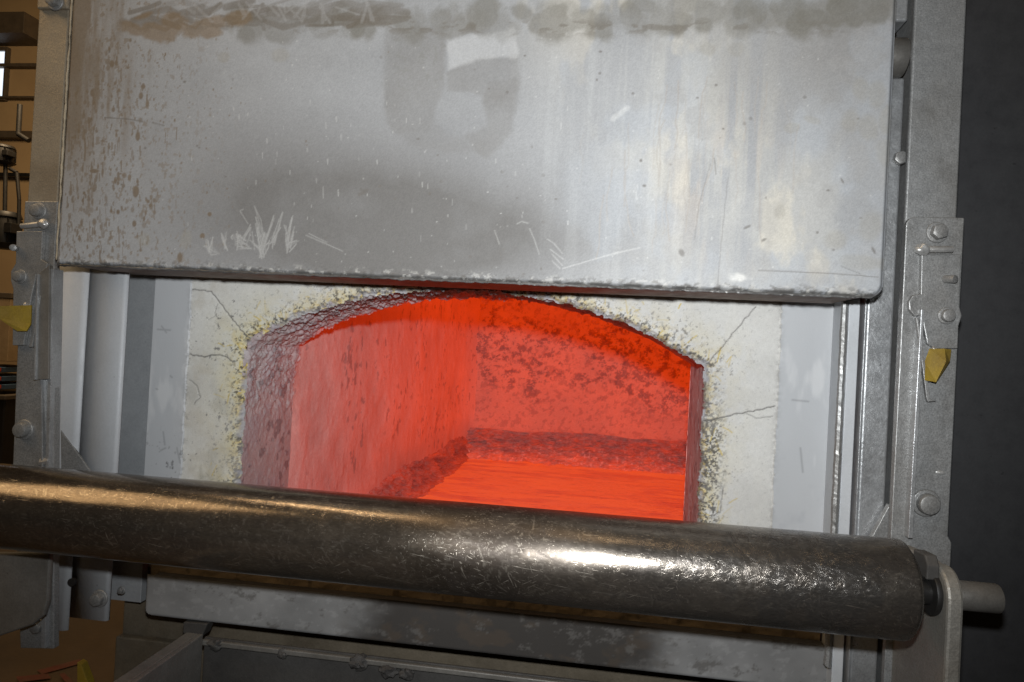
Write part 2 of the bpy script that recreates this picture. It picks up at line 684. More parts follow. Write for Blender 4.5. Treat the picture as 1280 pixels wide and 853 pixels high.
# pitted casting near the left seam
# steel panels
pan = ~isR
CP = np.zeros(S.shape+(3,))
CP[:] = (.44, .448, .46)
CP *= (.90+.2*S.fbm(.15, .30, 52, 4))[..., None]
lay(CP, sm(.55, .75, S.fbm(.03, .10, 53, 4))*.5, (.60, .60, .60))
scf = S.zero()
for (x0, y0, x1, y1) in ((198, 412, 214, 413), (203, 408, 209, 416), (205, 540, 207, 556), (208, 560, 202, 563), (222, 560, 226, 578), (196, 486, 198, 487), (214, 470, 216, 472), (990, 500, 1010, 502), (1000, 560, 1003, 590)):
    S.stroke(scf, [at(x0, y0, 0), at(x1, y1, 0)], .0032, .35, .9)
chip = sm(.68, .71, S.fbm(.010, .012, 55, 4))*sm(1.12, 1.0, Z+.3*(X > 0))
lay(CP, np.maximum(scf, chip*.8), (.10, .10, .10))
lay(CP, sm(.60, .75, S.fbm(.05, .05, 57, 5))*.45*(X > 0), (.36, .37, .39))
near_seam = np.exp(-np.minimum(np.abs(X+wob-XL), np.abs(X+wob-XR))/.004)
lay(CP, near_seam*.4*sm(.4, .6, nz2), (.18, .18, .17))
lay(C, near_seam*.5*sm(.4, .6, nz2), (.20, .19, .18))
rough = .50+.12*S.fbm(.03, .03, 58, 3)
P[..., 1] += np.where(isR, .0, -.0025)
cellR = isR[:-1, :-1]
inside = D < -.001
corner_in = inside[:-1, :-1] & inside[1:, :-1] & inside[:-1, 1:] & inside[1:, 1:]
link('refractory_surround', grid_mesh('refractory_surround', P, cellR & ~corner_in, {'paint': C}), M_FACE, furnace)
for sgn in (-1, 1):
    k = (~cellR) & ((X[:-1, :-1] < CX) if sgn < 0 else (X[:-1, :-1] > CX))
    link('steel_panel', grid_mesh('steel_panel', P, k, {'paint': CP, 'rough': rough}), M_SHEET, furnace)

# ---- the mouth: left jamb, arch soffit, right jamb, running back to Y = DEP
DEP = .232
step = .0020
zb = .835
nj = int((SPR-zb)/step)
th0 = math.atan2(SPR-CZ, HW)
th = np.linspace(math.pi-th0, th0, int(RAD*(math.pi-2*th0)/step))
prof = [(CX-HW, z, 1, 0) for z in np.linspace(zb, SPR, nj)[:-1]]
nL = len(prof)
prof += [(CX+RAD*math.cos(a), CZ+RAD*math.sin(a), -math.cos(a), -math.sin(a)) for a in th]
nA = len(prof)
prof += [(CX+HW, z, -1, 0) for z in np.linspace(SPR, zb, nj)[1:]]
prof = np.array(prof)
ny = int(DEP/step)
yy = np.linspace(.002, DEP, ny)
Sx = len(prof)
lumps = fbm(ny, Sx, 14, 14, 91, 6, .6)-.5
fine = fbm(ny, Sx, 5, 5, 92, 3, .7)-.5
s_idx = np.arange(Sx)[None, :]
xx_ = prof[:, 0][None, :]
crust = sm(nL-30, nL+40, s_idx)*sm(nA-10, nA-240, s_idx)          # crusty on the left half of the arch
crust = np.maximum(crust, sm(nL-110, nL, s_idx)*sm(nL+60, nL, s_idx)*.7)
crust = crust*np.ones((ny, 1))
disp = -.002+lumps*(.004+.016*crust)+fine*(.0016+.016*crust)
# the sharp corner at the left springing is filled with crust
disp += sm(nL-45, nL, s_idx)*sm(nL+45, nL, s_idx)*.012
fr = sm(.016, .0, yy)[:, None]
disp = disp-fr*.008
P = np.zeros((ny, Sx, 3))
P[..., 0] = prof[:, 0]+prof[:, 2]*disp
P[..., 2] = prof[:, 1]+prof[:, 3]*disp
P[..., 1] = yy[:, None]
C = np.zeros((ny, Sx, 3))
C[:] = (.44, .37, .36)
C *= (.75+.5*fbm(ny, Sx, 40, 40, 95, 5))[..., None]
lay(C, sm(.0, .12, lumps)*.5+crust*.45, (.40, .37, .39))
lay(C, sm(.62, .68, fbm(ny, Sx, 12, 12, 97, 4))*.6, (.13, .12, .13))
lay(C, sm(.64, .70, fbm(ny, Sx, 9, 9, 98, 3))*.5, (.45, .43, .43))
depth = (yy/DEP)[:, None]*np.ones((1, Sx))
heat = .015+.09*depth+.07*(fbm(ny, Sx, 30, 30, 99, 4)-.5)
right = sm(nA-300, nA, s_idx)
heat = heat+.22*depth**1.5*crust-sm(.0, .08, fine)*.12*crust+right*(.06+.05*depth)
heat = heat+sm(.86, 1.0, depth)*.30*crust
heat = np.clip(heat, 0, 1)
at_ = {'paint': C, 'glow': heat}
ids = np.arange(Sx-1)[None, :]*np.ones((ny-1, 1))
link('jamb', grid_mesh('jamb', P, ids < nL, at_, flip=True), M_JAMB, furnace)['label'] = 'mauve grey left jamb of the mouth'
link('arch_soffit', grid_mesh('arch_soffit', P, (ids >= nL) & (ids < nA-1), at_, flip=True), M_JAMB, furnace)
link('jamb', grid_mesh('jamb', P, ids >= nA-1, at_, flip=True), M_JAMB, furnace)['label'] = 'narrow right jamb of the mouth'

# ---- hot chamber
BY, LX, RX, BATH, ROOF = 2.36, -.713, 1.35, .713, 1.80
# left wall, in (Y, Z)
S = Sheet(DEP-.002, BY+.02, .60, ROOF, .0045)
Y_, Z_ = S.A, S.B
n1 = S.fbm(.16, .16, 120, 5)
n2 = S.fbm(.03, .03, 121, 4)
n3 = S.fbm(.03, .14, 122, 4)
off = (n1-.5)*.016+(n2-.5)*.0022
P = np.stack([LX+off*sm(DEP, DEP+.06, Y_)+.045*np.clip((Y_-(BY-.25))/.25, 0, 1)**2.2, Y_, Z_], -1)
C = np.zeros(S.shape+(3,))
C[:] = (.55, .48, .45)
C *= (.80+.4*n1)[..., None]
spots = sm(.64, .70, S.fbm(.022, .026, 124, 4))*sm(.46, .60, S.fbm(.22, .22, 125, 3))
lay(C, spots*.55, (.22, .19, .19))
heat = .42+.32*sm(DEP, 1.6, Y_)+(n1-.5)*.22+(n3-.5)*.10-.16*spots
heat -= .30*sm(DEP+.016, DEP-.002, Y_)*(.5+n3)
low = sm(.0, .10, Z_-(BATH+.13+.05*(S.fbm(.2, .2, 126, 4)-.5)))
heat -= .20*(1-low)*sm(.5, 1.2, Y_)
heat += .10*sm(1.35, 1.5, Z_)
link('chamber_wall', grid_mesh('chamber_wall', P, None, {'paint': C, 'glow': np.clip(heat, .05, 1)}), M_WALLHOT, furnace)
# back wall, in (X, Z)
S = Sheet(LX-.03, RX, .60, ROOF, .0050)
X, Z = S.A, S.B
n1 = S.fbm(.14, .14, 130, 5)
n2 = S.fbm(.03, .03, 131, 4)
clot = sm(.535, .60, S.fbm(.030, .024, 132, 6, .72))*sm(.40, .56, S.fbm(.30, .22, 133, 4)+.18*sm(1.00, 1.25, Z)*sm(1.75, 1.35, Z))
clot *= sm(.93, 1.05, Z+.05*(n2-.5))
clot *= 1-.85*sm(.30, .15, np.hypot((X+.58)/1.0, (Z-.97)/.55))
small = sm(.60, .66, S.fbm(.018, .018, 134, 3))*sm(.80, .9, Z)
P = np.stack([X, BY-(n1-.5)*.03-clot*.012+(n2-.5)*.010, Z], -1)
C = np.zeros(S.shape+(3,))
C[:] = (.38, .33, .31)
lay(C, clot*.70, (.20, .17, .17))
lay(C, small*.5, (.22, .19, .19))
heat = .90+(n1-.5)*.30+(n2-.5)*.15-.38*clot-.14*small
heat -= .10*sm(-.55, -.66, X)*n1+.06*sm(1.15, .95, Z)
link('chamber_wall', grid_mesh('chamber_wall', P, None, {'paint': C, 'glow': np.clip(heat, .05, 1)}), M_WALLHOT, furnace)
# slag ledges on the back and left walls just above the bath
S = Sheet(LX-.02, RX, 0.0, 1.0, .006)
X, V = S.A, S.B
n1 = S.fbm(.07, .12, 140, 6, .62)
n2 = S.fbm(.02, .04, 141, 4, .6)
top = BATH+.152+(S.fbm(.25, 1.5, 142, 4)-.5)*.05
prj = .03+.10*np.sin(np.clip(V*1.15, 0, 1)*math.pi*.5)
P = np.stack([X, BY+.02-(.05+.115*(1-V)**.7)*(1.0)-(n1-.5)*.16*sm(1.0, .8, V)-(n2-.5)*.06, BATH-.03+(top-BATH+.03)*V], -1)
C = np.zeros(S.shape+(3,))
C[:] = (.52, .44, .43)
lay(C, sm(.5, .7, n1)*sm(.3, .7, V)*.5, (.25, .19, .19))
lay(C, sm(.66, .74, S.fbm(.012, .05, 143, 3))*sm(.85, .4, V), (.85, .80, .80))  # pale flecks painted in as wet glints
heat = .50+(n1-.5)*.7-(n2-.5)*.8+.40*sm(.62, .05, V)-.06*sm(.55, .75, V)  # the finer glow contrast also imitates glints
M_SLAG = heat_mat('glowing_slag', 'paint', HOT, .46, .14, 45, 1.0, .02)
link('slag_ledge', grid_mesh('slag_ledge', P, None, {'paint': C, 'glow': np.clip(heat, .08, 1)}), M_SLAG, furnace)
S = Sheet(DEP, BY-.02, 0.0, 1.0, .006)
Y_, V = S.A, S.B
n1 = S.fbm(.09, .12, 150, 6, .62)
n2 = S.fbm(.02, .04, 151, 4, .6)
top = BATH+.108+(S.fbm(.22, 1.5, 152, 4)-.5)*.07
P = np.stack([LX-.012+(.01+.075*(1-V)**.8)+(n1-.5)*.06*sm(1.0, .8, V)+(n2-.5)*.02, Y_, BATH-.03+(top-BATH+.03)*V], -1)
C = np.zeros(S.shape+(3,))
C[:] = (.34, .27, .26)
heat = .52+(n1-.5)*.8+.30*sm(.45, .0, V)-(n2-.5)*.3
link('slag_ledge', grid_mesh('slag_ledge', P, None, {'paint': C, 'glow': np.clip(heat, .06, 1)}), M_SLAG, furnace)
# the rest of the chamber: roof, right wall, wall over and beside the mouth (inside faces)
S = Sheet(0, 1, 0, 1, .04)


def hot_slab(name, f):
    Pq = f(S.A, S.B)
    C = np.zeros(S.shape+(3,))
    C[:] = (.45, .40, .38)
    h = .80+.3*(S.fbm(.3, .3, 160, 3)-.5)
    return link(name, grid_mesh(name, Pq, None, {'paint': C, 'glow': h}), M_WALLHOT, furnace)


hot_slab('chamber_roof', lambda a, b: np.stack([LX-.03+a*(RX-LX+.03), DEP+b*(BY-DEP+.02), ROOF-.002+0*a], -1))
hot_slab('chamber_wall', lambda a, b: np.stack([RX-.002+0*a, DEP+a*(BY-DEP+.02), .6+b*(ROOF-.6)], -1))
hot_slab('front_wall', lambda a, b: np.stack([CX+HW+.002+a*(RX-CX-HW), DEP+.003+0*a, .6+b*(ROOF-.6)], -1))
hot_slab('front_wall', lambda a, b: np.stack([LX+a*(CX+HW-LX+.002), DEP+.003+0*a, (arch_z(np.minimum(np.maximum(LX+a*(CX+HW-LX), CX-HW), CX+HW))+.004)*(1-b)+b*ROOF], -1))
# steel casing round the chamber
bm = BM()
box(bm, LX-.25, LX-.10, .10, BY+.25, .66, ROOF+.25, .004)
box(bm, RX+.10, RX+.25, .10, BY+.25, .66, ROOF+.25, .004)
box(bm, LX-.10, RX+.10, BY+.12, BY+.25, .66, ROOF+.25, .004)
box(bm, LX-.10, RX+.10, .10, BY+.12, ROOF+.12, ROOF+.25, .004)
box(bm, LX-.10, RX+.10, .30, BY+.12, .40, .56, .004)
box(bm, .44, RX+.10, .10, .14, .40, ROOF+.12, .004)
box(bm, LX-.25, .44, .10, .14, 1.502, ROOF+.12, .004)
obj('casing', bm, M_PLATE, furnace)
# hearth lip in front of the mouth, under the roller
S = Sheet(-.86, .40, .815, .874, .0025)
n1 = S.fbm(.03, .02, 170, 5)
P = np.stack([S.A, -.028-(n1-.5)*.006+sm(.866, .874, S.B)*.01, S.B], -1)
C = np.zeros(S.shape+(3,))
C[:] = (.27, .21, .14)
C *= (.75+.5*S.fbm(.05, .02, 171, 4))[..., None]
lay(C, sm(.60, .66, S.fbm(.02, .03, 172, 4))*.6, (.10, .08, .06))
link('hearth_lip', grid_mesh('hearth_lip', P, None, {'paint': C}), M_FACE, furnace)
bm = BM()
box(bm, -.86, .40, -.024, .24, .816, .870, .003)
box(bm, -.90, .40, .2405, .298, .40, BATH+.05, .002)
obj('hearth_slab', bm, M_BRONZE, furnace)
# sooty sill plate below the lip
S = Sheet(-.852, .41, .745, .826, .0024)
X, Z = S.A, S.B
top = .838-.0
C = np.zeros(S.shape+(3,))
C[:] = (.20, .20, .20)
C *= (.65+.7*S.fbm(.08, .06, 180, 5))[..., None]
soot = sm(.30, .62, np.exp(-((X+.15)/.30)**2)*(.75+.6*S.fbm(.10, .06, 181, 5)))
lay(C, soot*.94, (.034, .030, .027))
lay(C, soot*sm(.5, .65, S.fbm(.05, .03, 184, 5))*.35, (.085, .062, .043))
lay(C, sm(.60, .72, S.fbm(.03, .02, 182, 6, .7))*.75, (.10, .095, .09))
lay(C, sm(.62, .68, S.fbm(.012, .008, 183, 3))*.12*(1-soot), (.45, .45, .45))
rough = .52+.38*soot
r = .022
cc = np.hypot(np.minimum(X-(-.852+r), 0), np.minimum(Z-(.745+r), 0))
keep = (cc[:-1, :-1] < r)
P = np.stack([X, -.056+sm(.006, 0, np.minimum(X+.852, Z-.745))*.004, Z], -1)
link('sill_plate', grid_mesh('sill_plate', P, keep, {'paint': C, 'rough': rough}), M_SHEET, furnace)
bm = BM()
box(bm, -.838, .40, -.051, -.030, .749, .824, .002)
obj('sill_bar', bm, M_DARKST, furnace)
# plate set back beside the panel and the one under the sill
bm = BM()
box(bm, -.99, -.907, .012, .03, .74, 1.50, .001)
o = obj('recessed_strip', bm, metal('blue_grey_strip', (.37, .385, .40), (.30, .315, .33), .45, .35, 50, .15, .08), furnace)
bm = BM()
box(bm, -.975, .44, .055, .075, .20, .80, .002)
box(bm, -.975, -.62, .035, .055, .20, .655, .003)
obj('lower_plate', bm, M_BRONZE, furnace)
# vertical weld on the right of the panel
bm = BM()
bead(bm, (.3975, -.078, .80), (.3975, -.078, 1.55), .0060, 5, None, .16)
obj('weld_bead', bm, M_POST, furnace)

# ================================================================== molten bath
S = Sheet(LX-.02, RX, DEP+.05, BY+.02, .0055)
n1 = S.fbm(.55, .05, 190, 6, .6)
n2 = S.fbm(.15, .15, 191, 5)
A, B = S.A, S.B
# skins drawn out across the surface
skin = sm(.45, .56, fbm(S.nb, S.na, 8, 50, 192, 6, .66))*sm(.35, .6, n2)
heat = .86+(n2-.5)*.25-.26*skin-.34*np.exp(-((n1-.5)/.008)**2)-.25*np.exp(-((S.fbm(.4, .09, 193, 6, .6)-.5)/.006)**2)
P = np.stack([A, B, BATH+(n2-.5)*.006+(n1-.5)*.004], -1)
tag(link('molten_metal', grid_mesh('molten_metal', P, None, {'glow': np.clip(heat, 0, 1)}), M_BATH), 'bright orange red molten metal bath inside the furnace', kind='structure')

# ================================================================== lifting door
DX0, DX1, DZ0, DZ1, DY = -.957, .412, 1.403, 1.98, -.20
door = thing('furnace_door', 'large stained grey steel lifting door raised above the glowing mouth', 'furnace door', (-.27, -.11, 1.403))
S = Sheet(DX0, DX1, DZ0, DZ1, .00145)
X, Z = S.A, S.B


def dp(px, py):
    return at(px, py, DY)


def pxm():
    # photograph pixel of every sheet point, used to lay marks where they stand on the plate
    d = np.stack([X-CAM[0], np.full(S.shape, DY-CAM[1]), Z-CAM[2]], -1) @ AX.T
    return 640+FPX*d[..., 0]/d[..., 2], 426.5-FPX*d[..., 1]/d[..., 2]


PX, PY = pxm()
C = np.zeros(S.shape+(3,))
C[:] = (.285, .291, .300)
big = S.fbm(.35, .30, 200, 4)
med = S.fbm(.06, .06, 201, 5)
C *= (.84+.32*big)[..., None]
C *= (.90+.20*med)[..., None]
streak = S.fbm(.018, .35, 202, 5, .6)
rgh = .60+.12*(med-.5)
R_ = (S.fbm(.05, .05, 203, 5)-.5)


def G(cx, cy, sx, sy):
    return np.exp(-((PX-cx)/sx)**2-((PY-cy)/sy)**2)


# soot breath over the lower middle
soot = np.clip(1.15*G(450, 285, 210, 95)+.6*G(620, 300, 130, 60)+.40*G(340, 225, 130, 90), 0, 1)*(.75+.5*med)
lay(C, np.minimum(soot, 1)*.80, (.095, .088, .081))
# lighter scoured strip right above the bottom edge
lay(C, sm(322, 345, PY-.045*(PX-75)+3)*.30*(.5+med), (.40, .40, .40))
# washed, creamy streaks on the right
ws = np.clip(G(875, 150, 120, 190), 0, 1)*sm(.40, .66, streak)
lay(C, ws*.42, (.46, .44, .385))
lay(C, np.clip(G(960, 260, 150, 130), 0, 1)*sm(.35, .65, S.fbm(.07, .12, 205, 5))*.45, (.44, .43, .395))
lay(C, np.clip(G(760, 130, 90, 180), 0, 1)*sm(.40, .66, streak)*.22, (.40, .425, .45))
lay(C, np.clip(G(1060, 60, 130, 110), 0, 1)*.75*(.6+.8*med), (.215, .21, .205))
lay(C, sm(.45, .75, S.fbm(.12, .16, 207, 5))*sm(950, 1080, PX)*.5, (.25, .25, .25))
lay(C, G(900, 235, 60, 70)*sm(.5, .6, S.fbm(.02, .12, 206, 4))*.35, (.50, .40, .30))
lay(C, sm(.45, .65, S.fbm(.09, .12, 216, 5))*sm(640, 800, PX)*.40, (.335, .36, .395))
lay(C, sm(.50, .66, S.fbm(.05, .10, 217, 5))*np.clip(np.exp(-((PX-PY*.75-760)/110)**2), 0, 1)*.55, (.49, .455, .38))
lay(C, sm(.56, .66, S.fbm(.04, .05, 218, 5))*sm(700, 860, PX)*.35, (.27, .265, .26))
# fine drawn lines on the right
ln = S.zero()
rr = random.Random(21)
for k in range(34):
    x0 = rr.gauss(860, 75)
    y0 = rr.uniform(90, 250)
    pts = [(x0, y0)]
    for i in range(5):
        pts.append((pts[-1][0]+rr.gauss(-1, 2.2), pts[-1][1]+rr.uniform(6, 22)))
    S.stroke(ln, [dp(*p) for p in pts], .0020, rr.uniform(.15, .55))
lay(C, ln, (.30, .27, .24))
# wiped letter-like mark
mk = S.zero()
rg = R_*.018
S.poly(mk, [dp(*p) for p in ((481, 35), (556, 35), (558, 110), (548, 130), (540, 165), (520, 168), (496, 170), (482, 155))], .85, .006, rg)
S.poly(mk, [dp(*p) for p in ((556, 90), (600, 70), (646, 72), (648, 118), (556, 117))], .7, .004, rg)
S.poly(mk, [dp(*p) for p in ((606, 100), (647, 100), (643, 165), (628, 182), (606, 196), (590, 186), (575, 172), (606, 155))], 1.0, .006, rg)
S.poly(mk, [dp(*p) for p in ((484, 150), (540, 150), (560, 168), (590, 172), (600, 188), (560, 192), (510, 180))], .55, .006, rg)
lay(C, mk*.55*(.45+1.1*S.fbm(.05, .05, 215, 5)), (.17, .165, .158))
sq = S.zero()
S.poly(sq, [dp(*p) for p in ((559, 50), (642, 36), (645, 70), (595, 76), (560, 88))], .7, .004, rg)
lay(C, sq*.5, (.50, .505, .51))
wm = S.zero()
for k in range(40):
    x0, y0 = rr.uniform(488, 552), rr.uniform(48, 110)
    S.stroke(wm, [dp(x0, y0), dp(x0+rr.uniform(-6, 6), y0+rr.uniform(0, 5)), dp(x0+rr.uniform(-7, 7), y0+rr.uniform(2, 9))], .0026, rr.uniform(.2, .6))
lay(C, wm, (.19, .19, .18))
# dark smeared band along the top
tb = S.zero()
yb0 = 42-.030*(PX-150)
for k in range(150):
    x0 = rr.uniform(300, 1110)
    yc = 40-.022*(x0-150)+rr.uniform(-18, 6)
    S.blob(tb, *dp(x0, yc), rr.uniform(.012, .03), rr.uniform(.010, .026), rr.uniform(.3, .85), .35, rr.uniform(-.5, .5), R_*1.6)
lay(C, tb*.78*(.5+med), (.125, .117, .095))
sme = S.zero()
for k in range(60):
    x0 = rr.uniform(145, 460)
    y0 = rr.uniform(8, 34)
    S.stroke(sme, [dp(x0, y0), dp(x0+rr.uniform(10, 40), y0+rr.uniform(-10, 10)), dp(x0+rr.uniform(30, 75), y0+rr.uniform(-14, 8))], rr.uniform(.004, .013), rr.uniform(.3, .9), .35)
lay(C, sme*.80*(.6+.7*med), (.105, .087, .067))
brn = S.zero()
for (x0, y0, rx, ry) in ((165, 34, .03, .012), (190, 38, .028, .016), (215, 26, .03, .016), (262, 30, .035, .014), (180, 20, .03, .008), (265, 40, .018, .009), (300, 22, .03, .015)):
    S.blob(brn, *dp(x0, y0), rx, ry, .9, .25, rr.uniform(-.4, .4), R_*2.2)
lay(C, brn*.72, (.17, .115, .062))
lt = S.zero()
for k in range(24):
    x0 = rr.uniform(190, 480)
    S.stroke(lt, [dp(x0, rr.uniform(2, 10)), dp(x0+rr.uniform(-20, 30), rr.uniform(14, 30))], rr.uniform(.003, .006), .6)
lay(C, lt*.5, (.33, .33, .33))
lay(C, sm(.55, .62, S.fbm(.03, .012, 209, 4))*np.clip(G(660, 34, 480, 9), 0, 1)*.6, (.12, .105, .085))
# brown runs and dots near the left edge
bl = S.zero()
for k in range(230):
    x0 = 84+abs(rr.gauss(0, 62))
    y0 = rr.uniform(40, 318) if x0 > 120 else rr.uniform(110, 325)
    L = min(rr.expovariate(1/6.5)+1.0, 34)
    wd = rr.uniform(.0017, .0036)*(1 if x0 < 190 else .75)
    am = rr.uniform(.5, 1)
    p = dp(x0+rr.uniform(-.6, .6), y0+L)
    S.stroke(bl, [dp(x0, y0), dp(x0+rr.uniform(-.5, .5), y0+L*.55), p], wd*rr.uniform(.6, 1), am, .45)
    if rr.random() < .45:
        S.blob(bl, p[0], p[1], wd*rr.uniform(.6, 1.1), wd*rr.uniform(.9, 2.0), am, .35, 0, R_*1.2)
    if rr.random() < .3:
        S.blob(bl, *dp(x0+rr.uniform(-3, 3), y0-rr.uniform(2, 10)), wd*rr.uniform(.4, 1.3), wd*rr.uniform(.5, 2.2), am, .35, 0, R_*1.2)
for k in range(320):
    x0 = 84+abs(rr.gauss(0, 105))
    q_ = rr.uniform(.0007, .0016)
    S.blob(bl, *dp(x0, rr.uniform(45, 325)), q_, q_*rr.uniform(1, 2), rr.uniform(.3, .9), .4)
for (x0, y0, rx, ry) in ((118, 214, .009, .0035), (170, 240, .005, .009), (168, 280, .004, .0055), (185, 252, .003, .003), (188, 257, .003, .003), (225, 322, .005, .009), (262, 268, .004, .004), (140, 80, .004, .006), (172, 170, .004, .008), (253, 295, .004, .004)):
    S.blob(bl, *dp(x0, y0), rx, ry, .95, .25, 0, R_*.8)
lay(C, bl*.85, (.135, .098, .062))
lb = sm(175, 88, PX+20*(S.fbm(.02, .12, 211, 5)-.5)*6)*sm(330, 60, PY)  # brown tint paints in the weak flash and warm light at upper left
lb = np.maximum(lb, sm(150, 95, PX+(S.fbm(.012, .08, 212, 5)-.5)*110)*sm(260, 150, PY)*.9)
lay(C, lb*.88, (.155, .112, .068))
spk = sm(.66, .69, S.fbm(.006, .009, 213, 3))*sm(330, 150, PX)
lay(C, spk*.6, (.17, .135, .10))
# thin dark scratches
sc_ = S.zero()
S.stroke(sc_, [dp(131, 147), dp(160, 149), dp(178, 152)], .0020, .7)
S.stroke(sc_, [dp(190, 153), dp(205, 157)], .0020, .6)
S.stroke(sc_, [dp(948, 338), dp(1000, 340), dp(1070, 344), dp(1098, 347)], .0016, .6)
S.stroke(sc_, [dp(1052, 333), dp(1075, 342)], .0016, .4)
S.stroke(sc_, [dp(494, 300), dp(499, 317)], .0018, .4)
S.stroke(sc_, [dp(618, 287), dp(627, 325)], .0018, .3)
S.stroke(sc_, [dp(910, 222), dp(902, 300), dp(897, 355)], .0016, .35)
S.stroke(sc_, [dp(893, 198), dp(895, 218)], .0022, .5)
S.stroke(sc_, [dp(888, 205), dp(874, 255), dp(868, 300)], .0018, .3)
for k in range(70):
    x0, y0 = rr.uniform(110, 1090), rr.uniform(60, 345)
    S.blob(sc_, *dp(x0, y0), rr.uniform(.0012, .003), rr.uniform(.0012, .003), rr.uniform(.3, .8), .4)
for (x0, y0, rx, ry) in ((1053, 226, .0014, .005), (934, 284, .006, .002), (955, 300, .004, .002), (455, 240, .008, .004), (1092, 313, .002, .006), (450, 243, .004, .003), (852, 316, .004, .006)):
    S.blob(sc_, *dp(x0, y0), rx, ry, .7, .4, .5)
lay(C, sc_, (.12, .11, .10))
fin = S.zero()
for (x0, y0, rx, ry) in ((1076, 111, .012, .017), (1096, 118, .012, .018), (1062, 152, .013, .018), (1085, 160, .013, .019), (1112, 150, .013, .022), (1108, 190, .015, .02), (1045, 300, .016, .014), (1088, 285, .018, .022), (1075, 328, .03, .012), (1110, 330, .02, .01), (920, 62, .012, .012), (885, 62, .012, .010), (990, 160, .01, .007), (1015, 150, .012, .005), (975, 265, .008, .012), (180, 300, .012, .012), (232, 300, .010, .016), (280, 72, .010, .008), (350, 70, .016, .012)):
    S.blob(fin, *dp(x0, y0), rx, ry, .8, .3, rr.uniform(-.4, .4), R_*.7)
lay(C, fin*.42, (.25, .235, .20))
S.stroke(fin, [dp(975, 165), dp(990, 150), dp(1008, 138)], .006, .6)
# white scratches and spatter
wh = S.zero()
for base, tips in (((327, 317), ((318, 258), (335, 282), (343, 266), (339, 296), (312, 300), (324, 280))),
                   ((341, 306), ((354, 264), (351, 284), (346, 290))),
                   ((360, 310), ((366, 269), (369, 282), (355, 278), (375, 300))),
                   ((262, 312), ((258, 298), (266, 296), (274, 318), (255, 306))),
                   ((282, 308), ((276, 290), (283, 289))), ((298, 306), ((291, 292), (296, 289), (316, 311))), ((302, 306), ((315, 277), (296, 291)))):
    for tip in tips:
        for j in range(4):
            bx_, by_ = base[0]+rr.gauss(0, 2.2), base[1]+rr.gauss(0, 4)
            f = rr.uniform(.55, 1.0)
            tx_, ty_ = bx_+(tip[0]-bx_)*f+rr.gauss(0, .8), by_+(tip[1]-by_)*f
            S.stroke(wh, [dp(bx_, by_), dp((bx_+tx_)/2+rr.gauss(0, 1.0), (by_+ty_)/2), dp(tx_, ty_)], .0021, rr.uniform(.3, .8), .8)
for seg in (((318, 258), (326, 275), (330, 300)), ((353, 265), (345, 285), (338, 305)), ((366, 270), (362, 290), (360, 300)), ((382, 294), (405, 304), (428, 314)), ((386, 292), (408, 303)), ((300, 264), (310, 280)), ((301, 263), (304, 262)), ((315, 290), (318, 312)), ((646, 280), (652, 277), (660, 279)), ((662, 286), (668, 300), (674, 318)), ((684, 299), (692, 304), (703, 317)), ((688, 312), (704, 324)), ((690, 318), (703, 332)), ((690, 326), (700, 336)), ((618, 288), (624, 305)), ((703, 336), (740, 325), (790, 312)), ((730, 328), (770, 316), (800, 310)), ((764, 148), (774, 142), (785, 134)), ((766, 149), (786, 136)), ((795, 240), (796, 250)), ((535, 230), (535, 236)), ((404, 234), (404, 248))):
    S.stroke(wh, [dp(*p) for p in seg], .0018, .50)
S.stroke(wh, [dp(766, 149), dp(784, 135)], .008, .7)
for k in range(75):
    x0, y0 = rr.gauss(430, 150), rr.uniform(120, 300)
    S.stroke(wh, [dp(x0, y0), dp(x0, y0+rr.uniform(.5, 7))], .0018, rr.uniform(.25, .75))
for k in range(160):
    S.blob(wh, *dp(rr.uniform(200, 1100), rr.uniform(40, 340)), .0012, .0012, rr.uniform(.3, .9), .4)
lay(C, wh*.38, (.62, .62, .60))
# knocked edge along the bottom
yb = 331+.0455*(PX-75)-4*np.sin(np.clip((PX-75)/1030, 0, 1)*math.pi)
eb = Z-DZ0
ragg = S.fbm(.012, .006, 220, 5, .62)
lay(C, sm(.010, .002, eb+(ragg-.5)*.018)*.9, (.08, .075, .07))
lay(C, sm(.60, .66, S.fbm(.010, .006, 221, 4))*sm(.020, .008, eb)*.45, (.50, .49, .46))
lay(C, sm(.60, .65, S.fbm(.009, .006, 222, 4))*sm(.022, .004, eb)*.8, (.10, .095, .09))
S2 = S.zero()
S.blob(S2, *dp(925, 348), .020, .007, .7, .6, 0, R_*5)
lay(C, S2*.8, (.66, .65, .62))
C *= (1+.17*(RNG.random(S.shape)-.5))[..., None]
C *= (.96+.08*S.fbm(.004, .004, 231, 2))[..., None]
rgh = np.clip(rgh+.15*lb+.12*tb+.10*soot-.10*wh-.06*ws, .3, .9)
# shape: rounded rim, rounded lower right corner, ragged lip, slight waviness
e = np.minimum(np.minimum(X-DX0, DX1-X), Z-DZ0)
rc = .022
cdist = np.hypot(np.maximum(X-(DX1-rc), 0), np.minimum(Z-(DZ0+rc), 0))
e = np.where((X > DX1-rc) & (Z < DZ0+rc), rc-cdist, e)
keep = e[:-1, 1:] > -.0006
edge_in = sm(.007, 0, e)
wavy = (S.fbm(.25, .25, 230, 3)-.5)*.004
Yq = DY+edge_in*.007+wavy*sm(0, .05, e)+(ragg-.5)*.0035*sm(.015, .003, eb)
xq = X+sm(.004, 0, X-DX0)*(fbm(S.nb, 1, 30, 1, 233, 4)-.5)*.006
P = np.stack([xq, Yq, Z], -1)
link('face_plate', grid_mesh('face_plate', P, keep, {'paint': C, 'rough': rgh}), M_DOOR, door)
